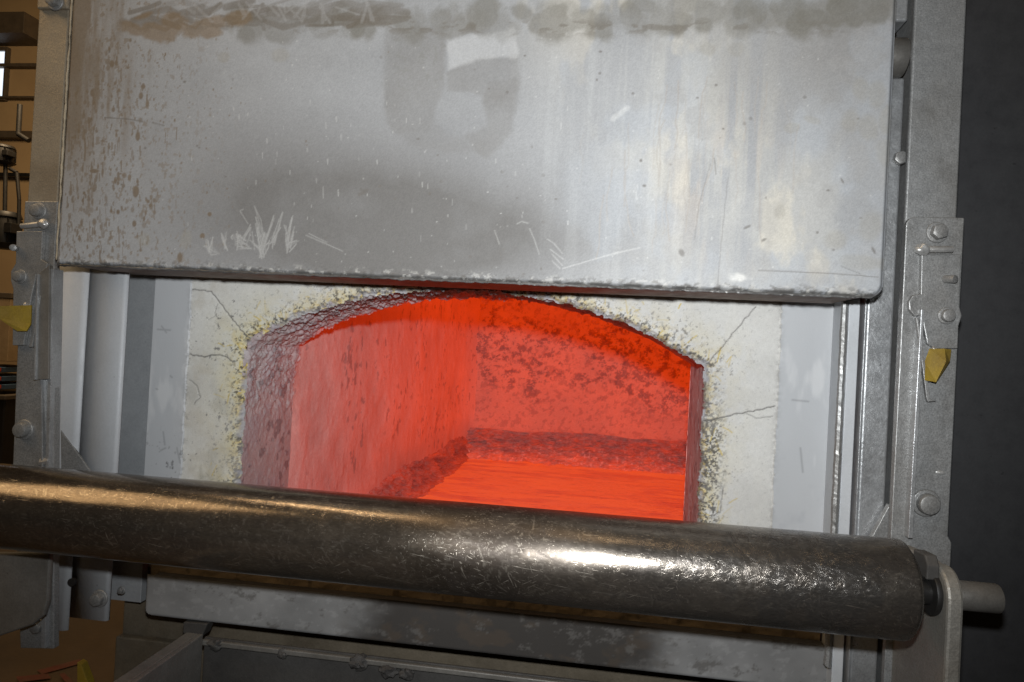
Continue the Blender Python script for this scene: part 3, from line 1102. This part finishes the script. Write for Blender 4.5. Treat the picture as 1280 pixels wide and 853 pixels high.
# body behind the plate: steel box with its rusty underside
bm = BM()
prism(bm, [(DX0+.004, DZ1), (DX0+.004, DZ0+.003), (DX1-.024, DZ0+.003), (DX1-.010, DZ0+.008), (DX1-.004, DZ0+.024), (DX1-.004, DZ1)], DY+.0085, -.035, .003)
obj('door_box', bm, M_DOORB, door)
bm = BM()
bead(bm, (DX0+.004, DY+.004, DZ0+.001), (DX1-.03, DY+.004, DZ0+.001), .0021, 8, 900, .8)
o = obj('weld_bead', bm, metal('burnt_edge', (.24, .235, .23), (.09, .085, .08), .45, .5, 90, .6, .15, .45), door, True)
bm = BM()
bead(bm, (DX0-.001, DY+.003, DZ0+.01), (DX0-.001, DY+.003, DZ1), .0015, 9, 200, 1.0)
obj('weld_bead', bm, metal('pale_edge', (.52, .44, .32), (.40, .32, .22), .4, .3, 90, .4), door, True)
# guide wheel at the top right of the door
wx, wz = at(1131, 62, -.13)
bm = BM()
rod(bm, (wx-.030, -.098, wz), (wx+.011, -.098, wz), .031, seg=40, bev=.003)
obj('guide_wheel', bm, M_SHAFT, door, True)

# ================================================================== bolts
def bolt_mesh(name, r, hgt, hexa=True, dome=False):
    bm = BM()
    n = 6 if hexa else 20
    rod(bm, (0, 0, 0), (0, -hgt, 0), r, r*(.96 if hexa else .9), n, r*.14)
    return bm


def finish(name, bm, mat, smooth=True):
    me = bpy.data.meshes.new(name)
    bmesh.ops.recalc_face_normals(bm, faces=bm.faces[:])
    bm.to_mesh(me)
    bm.free()
    me.materials.append(mat)
    if smooth:
        for p in me.polygons:
            p.use_smooth = True
        me.set_sharp_from_angle(angle=math.radians(35))
    return me


ME_HEX = finish('bolt', bolt_mesh('bolt', .0125, .011), M_POST)
ME_ROUND = finish('bolt', bolt_mesh('bolt', .0125, .010, False), M_POST)
bm = BM()
rod(bm, (0, 0, 0), (0, -.003, 0), .0165, .0155, 28, .0008)
ME_WASH = finish('washer', bm, M_POST)


def place(name, me, loc, parent, scale=1.0, rot=0.0):
    o = bpy.data.objects.new(name, me)
    COL.objects.link(o)
    o.parent = parent
    off = Vector((0, 0, 0))
    p = parent
    while p:
        off += p.location
        p = p.parent
    o.location = Vector(loc)-off
    o.scale = (scale,)*3
    o.rotation_euler = (0, rot, 0)
    return o


def bolt(px, py, Y, parent, scale=1.0, hexa=True, washer=True, rot=.2):
    x, z = at(px, py, Y)
    b = place('bolt', ME_HEX if hexa else ME_ROUND, (x, Y-(.0028*scale if washer else 0), z), parent, scale, rot)
    if washer:
        wo = bpy.data.objects.new('washer', ME_WASH)
        COL.objects.link(wo)
        wo.parent = b
        wo.location = (0, .0028, 0)
    return b


# ================================================================== frame columns beside the mouth
lc = thing('frame_column', 'light grey folded steel column along the left side of the furnace mouth', 'frame column', (-.98, -.06, 0), 'steel columns framing the furnace mouth')
FY = -.075
xw0, xb, xf = -1.050, -.991, -.914


def folded(bm, pts, z0, z1):
    """a folded sheet: a polyline in (X, Y) run from z0 to z1"""
    a = [bm.verts.new((x, y, z0)) for x, y in pts]
    b = [bm.verts.new((x, y, z1)) for x, y in pts]
    for i in range(len(pts)-1):
        bm.faces.new((a[i], a[i+1], b[i+1], b[i]))


def round_fold(p, c, q, r, n=6):
    """p -> c -> q with the corner at c rounded"""
    p, c, q = Vector(p), Vector(c), Vector(q)
    a = c+(p-c).normalized()*r
    b = c+(q-c).normalized()*r
    out = []
    for i in range(n+1):
        f = i/n
        out.append(tuple(a*(1-f)**2+c*2*f*(1-f)+b*f**2))
    return out


def sheet_col(name, pts, z0, z1, th, mat, parent):
    bm = BM()
    folded(bm, pts, z0, z1)
    me = bpy.data.meshes.new(name)
    bmesh.ops.recalc_face_normals(bm, faces=bm.faces[:])
    bm.to_mesh(me)
    bm.free()
    for p in me.polygons:
        p.use_smooth = True
    me.set_sharp_from_angle(angle=math.radians(35))
    o = link(name, me, mat, parent)
    so = o.modifiers.new('thick', 'SOLIDIFY')
    so.thickness = th
    so.offset = 0
    return o


zl = at(120, 775, FY)[1]
YW = FY-.013
sheet_col('web', [(-1.066, -.020)]+round_fold((-1.066, -.020), (-1.062, YW), (xb, YW), .003)+round_fold((-1.062, YW), (xb, YW), (xb+.012, FY+.004), .007), at(85, 785, FY)[1], 1.62, .004, M_CHAN, lc)
sheet_col('flange', [(xb-.004, FY)]+round_fold((xb, FY), (xf, FY), (xf+.001, .004), .006), zl, 1.62, .004, M_CHAN, lc)
bm = BM()
box(bm, -1.105, -.985, .0, .010, .72, 1.9, .001)  # black sheet added so the gap beside the web stays dark
obj('dark_gap_sheet', bm, M_BLACK, lc)
bm = BM()
prism(bm, [at(73, 538, FY-.022), at(112, 592, FY-.022), at(74, 604, FY-.022)], YW-.004, YW+.001, .001)
obj('gusset', bm, M_POST, lc)
bolt(125, 748, FY-.003, lc, 1.05)
bolt(152, 738, -.02, lc, .5)
x, z = at(90, 728, YW)
bm = BM()
rod(bm, (x, YW+.004, z), (x, YW-.0028, z), .0075, seg=20)
obj('bolt_hole', bm, M_BLACK, lc)

rc_ = thing('frame_column', 'bright scratched steel column along the right side of the furnace mouth', 'frame column', (.45, -.06, 0), 'steel columns framing the furnace mouth')
bm = BM()
box(bm, .404, .4215, -.080, .0, .60, 2.0, .0015)
obj('flange', bm, M_CHAN, rc_)
bm = BM()
box(bm, .4255, .4275, -.092, .0, .60, 2.0, .0006)
obj('edge_strip', bm, M_BRIGHT, rc_)
bm = BM()
box(bm, .4290, .4715, -.088, .0, .60, at(1127, 97, -.088)[1], .004, 3)
box(bm, .4290, .4715, -.088, .0, at(1127, 34, -.088)[1]+.01, 2.05, .004, 3)
obj('web', bm, M_BRIGHT, rc_)
bm = BM()
box(bm, .4290, .4740, .004, .02, .60, 2.05, .001)  # black sheet standing in for shade between web and post
obj('dark_gap_sheet', bm, M_BLACK, rc_)
bolt(1124, 199, -.0885, rc_, .95, True, False)
bm = BM()
pts = [at(1085, 676, -.10), at(1110, 630, -.10), at(1108, 676, -.10)]
prism(bm, pts, -.106, -.094, .001)
obj('gusset', bm, M_POST, rc_)

# ================================================================== guide posts
# ---- left
PYL = -.150
lp = thing('guide_post', 'brownish grey steel guide post on the left side of the door', 'guide post', (-1.03, -.14, 0), 'door guide posts')
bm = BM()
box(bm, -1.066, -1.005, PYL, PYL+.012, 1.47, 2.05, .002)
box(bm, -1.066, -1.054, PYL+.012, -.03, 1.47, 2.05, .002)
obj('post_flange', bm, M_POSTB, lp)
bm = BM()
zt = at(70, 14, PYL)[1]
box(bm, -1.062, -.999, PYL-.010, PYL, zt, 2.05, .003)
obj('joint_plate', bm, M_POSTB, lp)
bolt(70, 3, PYL-.010, lp, 1.0)
# lower post
P0 = [at(34, 262, PYL), at(74, 262, PYL), at(68, 580, PYL), at(70, 811, PYL), at(28, 811, PYL), at(19, 580, PYL), at(24, 400, PYL)]
xr = -.985
bm = BM()
prism(bm, [(-1.068, at(34, 252, PYL)[1]), (-1.000, at(74, 252, PYL)[1]), (-1.000, at(70, 330, PYL)[1]), (-.992, 1.30), (-.976, 1.04), (-.955, .712), (-1.022, .706), (-1.060, 1.04), (-1.066, 1.30)], PYL-.004, PYL+.010, .002)
obj('mounting_plate', bm, M_POST, lp)
bm = BM()
prism(bm, [(-1.000, 1.400), (-.994, 1.400), (-.965, .715), (-.974, .715)], PYL-.012, PYL+.012, .001)
prism(bm, [(-1.008, 1.200), (-1.004, 1.200), (-.980, .900), (-.984, .900)], PYL-.012, PYL+.0, .0008)
obj('guide_rail', bm, M_BRIGHT, lp)
bolt(49, 264, PYL-.004, lp, .95, False)
bolt(31, 537, PYL-.004, lp, 1.15, False)
bolt(49, 783, PYL-.004, lp, .85)
bm = BM()
bead(bm, (*(lambda p: (p[0], PYL-.006, p[1]))(at(52, 577, PYL)),), (*(lambda p: (p[0], PYL-.006, p[1]))(at(66, 575, PYL)),), .007, 12)
obj('weld_bead', bm, M_WELD, lp)

# ---- right
PYR = -.150
rp = thing('guide_post', 'speckled grey steel guide post on the right side of the door', 'guide post', (.49, -.14, 0), 'door guide posts')
bm = BM()
box(bm, .4560, .5310, PYR, PYR+.010, .60, 2.05, .003, 3)
box(bm, .4800, .4900, PYR+.010, -.02, .60, 2.05, .002)
obj('post_flange', bm, M_POST, rp)
bm = BM()
zt = at(1170, 273, PYR)[1]
r = .014
corner = [(.4545+r-r*math.cos(a), zt-r+r*math.sin(a)) for a in np.linspace(0, math.pi/2, 6)]
prism(bm, corner+[(.5375, zt), (.5350, 1.050), (.5405, 1.040), (.5405, .985), (.534, .975), (.534, .60), (.4530, .60), (.4535, 1.06), (.4545, 1.30)], PYR-.009, PYR, .0015)
obj('mounting_plate', bm, M_POST, rp)
bm = BM()
a0, a1 = at(1146, 388, PYR), at(1130, 668, PYR)
prism(bm, [(a0[0]-.004, a0[1]), (a0[0]+.001, a0[1]), (a1[0]+.003, a1[1]), (a1[0]-.004, a1[1])], PYR-.024, PYR-.004, .001)
obj('guide_rail', bm, M_BRIGHT, rp)
bolt(1171, 291, PYR-.009, rp, 1.0)
b = bolt(1157, 629, PYR-.009, rp, 1.30, False)
bm = BM()
lump(bm, (at(1172, 590, PYR)[0], PYR-.009, at(1172, 590, PYR)[1]), .006, 3, (1.2, .3, .5))
obj('weld_spatter', bm, M_WELD, rp, True)

# ================================================================== safety latches
def latch(side, label, pl):
    Y = PYL-.004 if side < 0 else PYR-.009
    xs = [at(*p, Y)[0] for p in pl.values() if not hasattr(p[0], '__len__')]
    px, pz = at(*pl['pivot'], Y)
    t = thing('safety_latch', label, 'latch', (px, Y, pz), 'pivoting door latches')
    bm = BM()
    prism(bm, [at(*p, Y) for p in pl['plate']], Y-.008, Y, .0014)
    obj('latch_plate', bm, M_POST, t)
    bm = BM()
    p, q = at(*pl['rod'][0], Y), at(*pl['rod'][1], Y)
    rod(bm, (p[0], Y-.009, p[1]), (q[0], Y-.009, q[1]), .0052, seg=14, bev=.001)
    lump(bm, (p[0], Y-.010, p[1]), .0095, 4+side, (1.1, .8, .9))
    obj('stop_pin', bm, M_WELD, t, True)
    bm = BM()
    p = at(*pl['stud'], Y)
    rod(bm, (p[0]-.010, Y-.006, p[1]+.001), (p[0]-.002, Y-.022, p[1]), .006, seg=16, bev=.001)
    obj('stud', bm, M_POST, t, True)
    bolt(*pl['pivot'], Y-.008, t, .80, False)
    bm = BM()
    prism(bm, [at(*p, Y-.02) for p in pl['strip']], Y-.013, Y-.006, .0008)
    obj('return_strip', bm, M_POST, t)
    # folded yellow tab: facets of thin sheet meeting at a crease
    bm = BM()
    vs_ = [bm.verts.new((at(p[0], p[1], Y-.03)[0], Y-p[2], at(p[0], p[1], Y-.03)[1])) for p in pl['tab']]
    for f in pl['facets']:
        bm.faces.new([vs_[i] for i in f])
    o = obj('pull_tab', bm, M_YELLOW, t)
    so = o.modifiers.new('thick', 'SOLIDIFY')
    so.thickness = .003
    o['label'] = 'yellow painted tab of the latch'
    bm = BM()
    a, b = [at(*p, Y-.01) for p in pl['weld']]
    bead(bm, (a[0], Y-.012, a[1]), (b[0], Y-.012, b[1]), .0052, 31, 14, .9)
    obj('weld_bead', bm, M_WELD, t, True)
    return t


latch(-1, 'small pivoting latch with a yellow tab on the left guide post', dict(
    plate=[(25, 290), (58, 290), (56, 325), (64, 330), (60, 345), (50, 344), (44, 370), (34, 432), (20, 432), (21, 362), (18, 352), (18, 340), (24, 330)],
    rod=[(60, 281), (32, 284)], stud=(30, 312), pivot=(26, 346),
    strip=[(45, 368), (47, 370), (36, 434), (32, 434)],
    tab=[(-6, 383, .030), (31, 381, .016), (30, 405, .016), (27, 414, .020), (17, 414, .022), (-4, 397, .030)], facets=[(0, 1, 2, 5), (5, 2, 3, 4)], weld=[(33, 380), (34, 410)]))
latch(1, 'pivoting latch with a yellow tab on the right guide post', dict(
    plate=[(1149, 319), (1198, 319), (1196, 384), (1199, 395), (1195, 408), (1194, 436), (1166, 436), (1156, 430), (1149, 394), (1141, 396), (1134, 388), (1133, 378), (1138, 370), (1148, 368)],
    rod=[(1149, 313), (1187, 313)], stud=(1187, 351), pivot=(1183, 395),
    strip=[(1148, 397), (1151, 397), (1166, 500), (1174, 502), (1163, 503), (1161, 498)],
    tab=[(1168, 436, .014), (1180, 436, .032), (1191, 437, .026), (1190, 452, .024), (1178, 479, .012), (1170, 478, .030), (1162, 476, .012), (1163, 452, .012), (1181, 452, .034)], facets=[(0, 1, 8, 7), (7, 8, 5, 6), (1, 2, 3, 8), (8, 3, 4, 5)], weld=[(1165, 434), (1163, 476)]))
# dark strip hanging beside the left latch
hs = thing('strike_bar', 'dark flat bar hanging beside the left latch', 'bar', (at(57, 400, PYL)[0], PYL, at(57, 400, PYL)[1]))
bm = BM()
prism(bm, [at(*p, PYL-.01) for p in ((50, 344), (65, 332), (64, 474), (47, 475))], PYL-.016, PYL-.008, .001)
obj('bar', bm, M_PLATE, hs)
bm = BM()
prism(bm, [at(*p, PYL-.012) for p in ((50, 344), (52, 343), (49, 475), (46, 475))], PYL-.020, PYL-.008, .0008)
obj('rib', bm, M_BRIGHT, hs)

# ================================================================== roller
RY, RZ, RR = -.275, .9985, .0665
rx0, rx1 = -.985, .427
roll = thing('roller', 'long worn brown steel roller across the front of the furnace mouth', 'roller', (-.27, RY, RZ))
step = .0020
na = int((rx1-rx0)/step)
nt = 220
xs = np.linspace(rx0, rx1, na)
ang = np.linspace(0, 2*math.pi, nt)
S = Sheet(rx0, rx1, 0, 2*math.pi*RR, .0020)
# angle 0 is straight down, going round past the camera side (-Y) to the top
A, Bc = S.A, S.B
TH = Bc/RR
n1 = S.fbm(.10, .05, 240, 5)
n2 = S.fbm(.012, .012, 241, 4)
along = S.fbm(.35, .012, 242, 5)
C = np.zeros(S.shape+(3,))
C[:] = (.165, .135, .105)
C *= (.70+.6*n1)[..., None]
C *= (.85+.3*n2)[..., None]
lay(C, sm(.5, .7, along)*.35, (.13, .105, .085))
# brown-black burnt part in front of the bath, mottled grey at the right end
burnt = np.exp(-((A+.125)/.125)**2)*sm(.20, .55, S.fbm(.12, .08, 243, 4))
lay(C, burnt*.92, (.045, .033, .024))
lay(C, sm(.48, .60, S.fbm(.03, .035, 244, 5))*sm(-.05, .30, A)*.55, (.10, .095, .09))
lay(C, sm(.58, .70, S.fbm(.05, .02, 245, 5))*.5, (.12, .10, .085))
lay(C, sm(-.30, .30, A)*.35, (.25, .245, .24))
rr = random.Random(41)
scr = S.zero()
for k in range(2600):
    x0 = rr.uniform(rx0, rx1)
    b0 = rr.uniform(.06, .28)
    L = abs(rr.gauss(0, .005))+.002 if k > 250 else rr.uniform(.01, .03)
    an = rr.gauss(.3, .8)
    S.stroke(scr, [(x0, b0), (x0+math.cos(an)*L, b0+math.sin(an)*L)], .0016, rr.uniform(.1, .7))
lay(C, scr*.5, (.50, .45, .38))
swirl = S.zero()
for k in range(130):
    x0, b0 = rr.uniform(.10, .43) if k < 90 else rr.uniform(rx0, .1), rr.uniform(.03, .24)
    a0 = rr.uniform(0, 6.3)
    pts = [(x0, b0)]
    for i in range(9):
        a0 += rr.gauss(0, .5)
        pts.append((pts[-1][0]+math.cos(a0)*.006, pts[-1][1]+math.sin(a0)*.006))
    S.stroke(swirl, pts, .0022, rr.uniform(.3, .8))
lay(C, swirl*.5, (.07, .06, .055))
for (px, py, L) in ((100, 624, .03), (128, 628, .02), (150, 626, .012), (745, 706, .03), (850, 731, .028)):
    pass
rgh = .175+.08*(n1-.5)+.10*(n2-.5)+.34*burnt-.06*scr+.12*swirl+.06*sm(-.1, .3, A)
disp = (n1-.5)*.0006+(n2-.5)*.00012-scr*.00005
ends = np.minimum(rx1-A, A-rx0)
Rr = RR+disp-sm(.007, 0, ends)*.008
P = np.stack([A, RY-np.sin(TH)*Rr, RZ-np.cos(TH)*Rr], -1)
crinkle = sm(-.02, .30, A)*sm(.30, .7, S.fbm(.10, .05, 248, 4)+.12)
link('tube', grid_mesh('tube', P, None, {'paint': C, 'crinkle': crinkle, 'rough': np.clip(rgh, .17, .8)}, flip=True), M_ROLL, roll)
for (x, d) in ((rx1, 1), (rx0, -1)):
    bm = BM()
    rod(bm, (x-d*.010, RY, RZ), (x-d*.001, RY, RZ), RR-.006, seg=64, bev=.002)
    obj('end_cap', bm, M_DARKST, roll, True)
bm = BM()
rod(bm, (rx1-.01, RY, RZ-.001), (rx1+.062, RY, RZ-.001), .0165, seg=28)
obj('journal', bm, M_BLACK, roll, True)
bm = BM()
xe = at(1247, 748, RY)[0]
rod(bm, (.483, RY, RZ-.001), (.545, RY, RZ-.001), .0195, seg=32, bev=.002)
obj('shaft', bm, M_SHAFT, roll, True)
bm = BM()
rod(bm, (rx0+.01, RY, RZ), (rx0-.12, RY, RZ), .0175, seg=24, bev=.002)
obj('shaft', bm, M_SHAFT, roll, True)

# roller bearings brackets
rb = thing('roller_bracket', 'round topped grey steel bracket plate carrying the right end of the roller', 'bracket', (.474, -.22, .8))


def bracket(x0, x1, parent):
    bm = BM()
    r = .040
    pts = [(-.145, .55), (-.145, 1.030), (RY+.055, RZ+.038)]
    pts += [(RY+r*math.sin(a)*1.0-.0, RZ-.002+r*math.cos(a)) for a in np.linspace(.35, -math.pi/2, 12)]
    pts += [(RY-r, .55)]
    prism(bm, pts, x0, x1, .004, 'X')
    return obj('bracket_plate', bm, metal('bracket_steel', (.31, .295, .265), (.22, .20, .17), .48, .4, 70, .5, .18), parent)


bracket(.464, .484, rb)
bm = BM()
prism(bm, [(RY-.016, RZ+.020), (RY+.022, RZ+.022), (RY+.026, RZ+.050), (RY-.008, RZ+.052), (RY-.018, RZ+.040)], .447, .463, .002, 'X')
obj('keeper', bm, M_DARKST, rb)
bm = BM()
rod(bm, (.456, RY, RZ-.001), (.464, RY, RZ-.001), .030, seg=32, bev=.002)
obj('collar', bm, M_BLACK, rb, True)

# ================================================================== left shield plate + odd things bottom left
sp_ = thing('shield_plate', 'dark steel plate with a rounded corner hanging left under the roller', 'plate', (at(30, 740, -.20)[0], -.20, .85))
bm = BM()
q = [at(-60, 690, -.2), at(66, 690, -.2), at(63, 750, -.2), at(58, 768, -.2), at(44, 780, -.2), at(0, 795, -.2), at(-60, 815, -.2)]
prism(bm, q, -.206, -.196, .003)
obj('plate', bm, M_PLATE, sp_)

ys_ = thing('yellow_kick_strip', 'narrow yellow painted strip at the bottom left below the frame column', 'yellow strip', (at(107, 840, .02)[0], .02, .4))
bm = BM()
q = [at(100, 826, .02), at(105, 829, .02), at(114, 853, .02), at(115, 900, .02), at(100, 900, .02)]
prism(bm, q, .012, .030, .001)
obj('strip', bm, M_YELLOW, ys_)

# ================================================================== drip tray under the sill
ty = -.062
tx, tz = at(258, 788, ty)
tray = thing('drip_tray', 'dark angle iron dross tray below the sill', 'tray', (-.2, -.2, tz-.1))
bm = BM()
box(bm, tx, .42, ty-.006, ty+.0, tz-.16, tz-.010, .002)
obj('back_plate', bm, M_DARKST, tray)
bm = BM()
box(bm, tx, .42, ty-.016, ty-.0065, tz-.022, tz-.012, .002)
obj('back_rim', bm, M_PLATE, tray)
bm = BM()
box(bm, tx-.006, tx+.004, -.60, ty-.016, tz-.10, tz+.0, .002)
box(bm, tx-.030, tx-.006, -.60, ty-.016, tz-.008, tz+.0, .002)
obj('side_angle', bm, M_PLATE, tray)
bm = BM()
box(bm, tx, .42, -.60, ty-.007, tz-.172, tz-.162, .002)
obj('tray_floor', bm, M_DARKST, tray)
NTH = ('leftmost', 'small second from left', 'third from left', 'fourth from left', 'rightmost')
for k, (px, py, r) in enumerate(((268, 808, .011), (352, 819, .008), (448, 830, .014), (484, 840, .013), (508, 844, .010))):
    x, z = at(px, py, ty-.02)
    bm = BM()
    lump(bm, (x, ty-.014, z), r, k+1, (1.2, .8, .9), 3, .6)
    tag(obj('dross_lump', bm, M_OXIDE, None, True),
        NTH[k]+' of the five dark dross lumps along the tray back', 'dross lump', 'dross lumps on the tray')
# bracket hanging from the sill at the tray's corner
bm = BM()
x0, z0 = at(228, 781, -.06)
prism(bm, [(x0, z0+.004), (x0+.05, z0+.006), (x0+.04, z0-.020), (x0+.012, z0-.026), (x0, z0-.016)], -.058, -.03, .002)
obj('corner_tab', bm, M_DARKST, tray)

# ================================================================== right cabinet, floor, hall
cab = thing('cabinet', 'plain dark grey painted cabinet wall right of the furnace', 'cabinet', (.9, .05, 0))
bm = BM()
box(bm, .50, 2.4, -.02, .9, .0, 3.2, .006)
obj('panel', bm, M_PANEL, cab)
t = NT('shop_floor')
base = t.ramp(t.noise(1.6, 6, .65), [(.3, (.04, .027, .016)), (.55, (.085, .055, .03)), (.75, (.13, .085, .045))])
t.set(Base_Color=base, Roughness=.55, Normal=t.bump(t.noise(40, 5, .6), .3, .004))
bm = BM()
v = [bm.verts.new(p) for p in ((-30, -12, 0), (30, -12, 0), (30, 30, 0), (-30, 30, 0))]
bm.faces.new(v)
tag(obj('floor', bm, t.m), 'brown concrete workshop floor', kind='structure')
# worn red paint lines on the floor
M_RED = metal('worn_red_paint', (.16, .03, .02), (.10, .045, .03), .5, 0, 20, .2, .1, .5)


def floor_pt(px, py, z=.004):
    d = AX.T @ np.array([(px-640)/FPX, -(py-426.5)/FPX, 1.0])
    tt = (z-CAM[2])/d[2]
    p = CAM+d*tt
    return (p[0], p[1], z)


bm = BM()
for quad in (((46, 838), (100, 824), (103, 829), (52, 843)), ((20, 846), (60, 842), (64, 848), (24, 853)), ((74, 843), (80, 841), (96, 856), (86, 858))):
    bm.faces.new([bm.verts.new(floor_pt(*p, z=.004+.004*(quad[0][0] == 20)+.008*(quad[0][0] == 74))) for p in quad])
tag(obj('floor_marking', bm, M_RED), 'worn red paint lines on the brown floor', kind='structure')

# far hall wall
HY = 7.0
t = NT('hall_wall')
base = t.ramp(t.noise(.8, 4, .6), [(.3, (.36, .25, .14)), (.7, (.47, .34, .19))])
t.set(Base_Color=base, Roughness=.8, Normal=t.bump(t.noise(30, 3, .6), .2, .004))
bm = BM()
box(bm, -16, 16, HY, HY+.3, 0, 6.5, 0)
tag(obj('hall_wall', bm, t.m), 'tan workshop wall far behind the furnace', kind='structure')
bm = BM()
box(bm, -16, 16, -8, HY, 6.5, 6.7, 0)
tag(obj('ceiling', bm, M_GIRT), 'dark workshop ceiling', kind='structure')


def hall(px, py, Y=HY):
    return at(px, py, Y)


def hbar(name, x0, y0, x1, y1, depth, mat, label, cat, group=None, Y=HY):
    """a horizontal or upright member on the far wall, its corner pixels given"""
    a, b = hall(x0, y0, Y), hall(x1, y1, Y)
    bm = BM()
    box(bm, min(a[0], b[0]), max(a[0], b[0]), Y-depth, Y-.004, min(a[1], b[1]), max(a[1], b[1]), .006)
    return tag(obj(name, bm, mat), label, cat, group)


hbar('roof_beam', -60, 34, 60, 58, .4, M_GIRT, 'dark brown roof beam at the top left behind the post', 'beam')
hbar('wall_girt', -60, 83, 60, 87, .10, M_GIRT, 'thin dark rail crossing the far wall beside the bright window', 'wall rail', 'rails on the far wall')
hbar('wall_girt', -60, 123, 60, 126, .10, M_GIRT, 'thin dark rail on the far wall under the bright window', 'wall rail', 'rails on the far wall')
hbar('wall_girt', -60, 166, 60, 176, .12, M_GIRT, 'thick dark rail on the far wall under the bent pipe', 'wall rail', 'rails on the far wall')
hbar('wall_girt', -60, 217, 60, 224, .12, M_BLACK, 'black rail on the far wall between the two motors', 'wall rail', 'rails on the far wall')
# window
wn = thing('window', 'bright daylit window high on the far wall', 'window', (hall(4, 95)[0], HY, hall(4, 95)[1]))
t = NT('daylight_pane')
t.set(Base_Color=(.6, .65, .7), Emission_Color=(.80, .88, 1.0), Emission_Strength=1.1, Roughness=.2)
a, b = hall(-14, 66), hall(8, 123)
bm = BM()
box(bm, a[0], b[0], HY-.03, HY-.01, b[1], a[1], 0)
obj('pane', bm, t.m, wn)
bm = BM()
zc = hall(0, 84)[1]
box(bm, a[0]-.05, a[0], HY-.07, HY-.005, b[1]-.05, a[1]+.05, .004)
box(bm, b[0], b[0]+.035, HY-.07, HY-.005, b[1]-.05, a[1]+.05, .004)
box(bm, a[0], b[0], HY-.07, HY-.005, a[1], a[1]+.05, .004)
box(bm, a[0], b[0], HY-.07, HY-.005, b[1]-.05, b[1], .004)
box(bm, a[0], b[0], HY-.06, HY-.031, zc-.015, zc+.015, .004)
obj('frame', bm, M_GIRT, wn)
# pipes and machines between the furnace and the wall
GY = 4.2


def g3(px, py):
    x, z = at(px, py, GY)
    return (x, GY, z)


def pipe(name, pxs, r, label, group='pipes behind the furnace'):
    bm = BM()
    for k in range(len(pxs)-1):
        rod(bm, g3(*pxs[k]), g3(*pxs[k+1]), r, seg=12)
    return tag(obj(name, bm, M_BLACK, None, True), label, 'pipe', group)


pipe('bent_pipe', [(25, 131), (23, 168), (36, 176)], .022, 'short black bent pipe on the tan wall right of the window')
pipe('upright_pipe', [(7, 205), (6, 268), (5, 300)], .018, 'thin upright pipe joining the upper and lower motors')
pipe('upright_pipe', [(12, 211), (21, 216), (24, 250), (22, 370)], .016, 'thin bent pipe just left of the post behind the motors')


def motor(px0, py0, px1, py1, label):
    a, b = g3(px0, py0), g3(px1, py1)
    c = ((a[0]+b[0])/2, GY, (a[2]+b[2])/2)
    w_, h_ = abs(b[0]-a[0]), abs(b[2]-a[2])
    t = thing('pump_motor', label, 'motor', (c[0], GY, min(a[2], b[2])), 'dark motors behind the furnace')
    bm = BM()
    rod(bm, (c[0], GY, c[2]-h_*.35), (c[0], GY, c[2]+h_*.35), w_*.42, seg=24, bev=.008)
    obj('motor_body', bm, M_BLACK, t, True)
    bm = BM()
    for k in range(10):
        a_ = k/10*math.pi*2
        x, y = c[0]+math.cos(a_)*w_*.43, GY+math.sin(a_)*w_*.43
        box(bm, x-.006, x+.006, y-.006, y+.006, c[2]-h_*.3, c[2]+h_*.3, 0)
    obj('cooling_fin', bm, M_BLACK, t)
    bm = BM()
    rod(bm, (c[0], GY, c[2]+h_*.35), (c[0], GY, c[2]+h_*.5), w_*.47, w_*.40, 24, .006)
    obj('fan_cover', bm, M_BLACK, t, True)
    bm = BM()
    rod(bm, (c[0], GY, c[2]-h_*.5), (c[0], GY, c[2]-h_*.35), w_*.30, w_*.5, 24, .006)
    obj('flange', bm, M_BLACK, t, True)
    bm = BM()
    box(bm, c[0]+w_*.30, c[0]+w_*.55, GY-w_*.35, GY+w_*.1, c[2]-h_*.1, c[2]+h_*.18, .006)
    obj('terminal_box', bm, M_BLACK, t)
    return t


motor(-10, 182, 16, 207, 'upper dark motor behind the furnace, below the bent pipe')
motor(-10, 265, 22, 312, 'lower and larger dark motor behind the furnace, above the tan box')
# tan box, crates, drum
bx_ = thing('cardboard_box', 'tan cardboard box behind the left latch', 'box', g3(4, 455))
bm = BM()
a, b = g3(-30, 372), g3(21, 452)
box(bm, a[0], b[0], GY-.1, GY+.35, b[2], a[2], .004)
obj('carton', bm, M_TAN, bx_)
bm = BM()
box(bm, a[0]-.005, b[0]+.005, GY-.105, GY+.355, a[2]+.002, a[2]+.05, .004)
obj('lid', bm, M_GIRT, bx_)
which = ('topmost of three behind left post', 'middle of three behind left post', 'lowest of three behind left post')
for k, py in enumerate((456, 467, 477)):
    a, b = g3(-30, py), g3(18, py+10)
    cr_ = thing('storage_crate', 'blue crate with an orange card, '+which[k], 'crate', (a[0]/2+b[0]/2, GY, b[2]), 'stack of blue crates')
    bm = BM()
    box(bm, a[0], b[0], GY-.12, GY+.3, b[2]+.004, a[2], .005)
    obj('bin', bm, M_BLUE, cr_)
    bm = BM()
    a, b = g3(0, py+2.5), g3(16, py+8)
    box(bm, a[0], b[0], GY-.128, GY-.1205, b[2], a[2], 0)
    obj('card', bm, M_ORANGE, cr_)
dr = thing('scrap_bin', 'dark iron bin below the blue crates behind the left post', 'bin', g3(0, 600))
bm = BM()
a, b = g3(-60, 489), g3(17, 620)
box(bm, a[0], b[0], GY-.15, GY+.4, 0.0, a[2], .01)
obj('bin_body', bm, M_BLACK, dr)
bm = BM()
box(bm, a[0]-.01, b[0]+.012, GY-.165, GY+.41, a[2]-.03, a[2]+.012, .008)
obj('rim', bm, M_GIRT, dr)
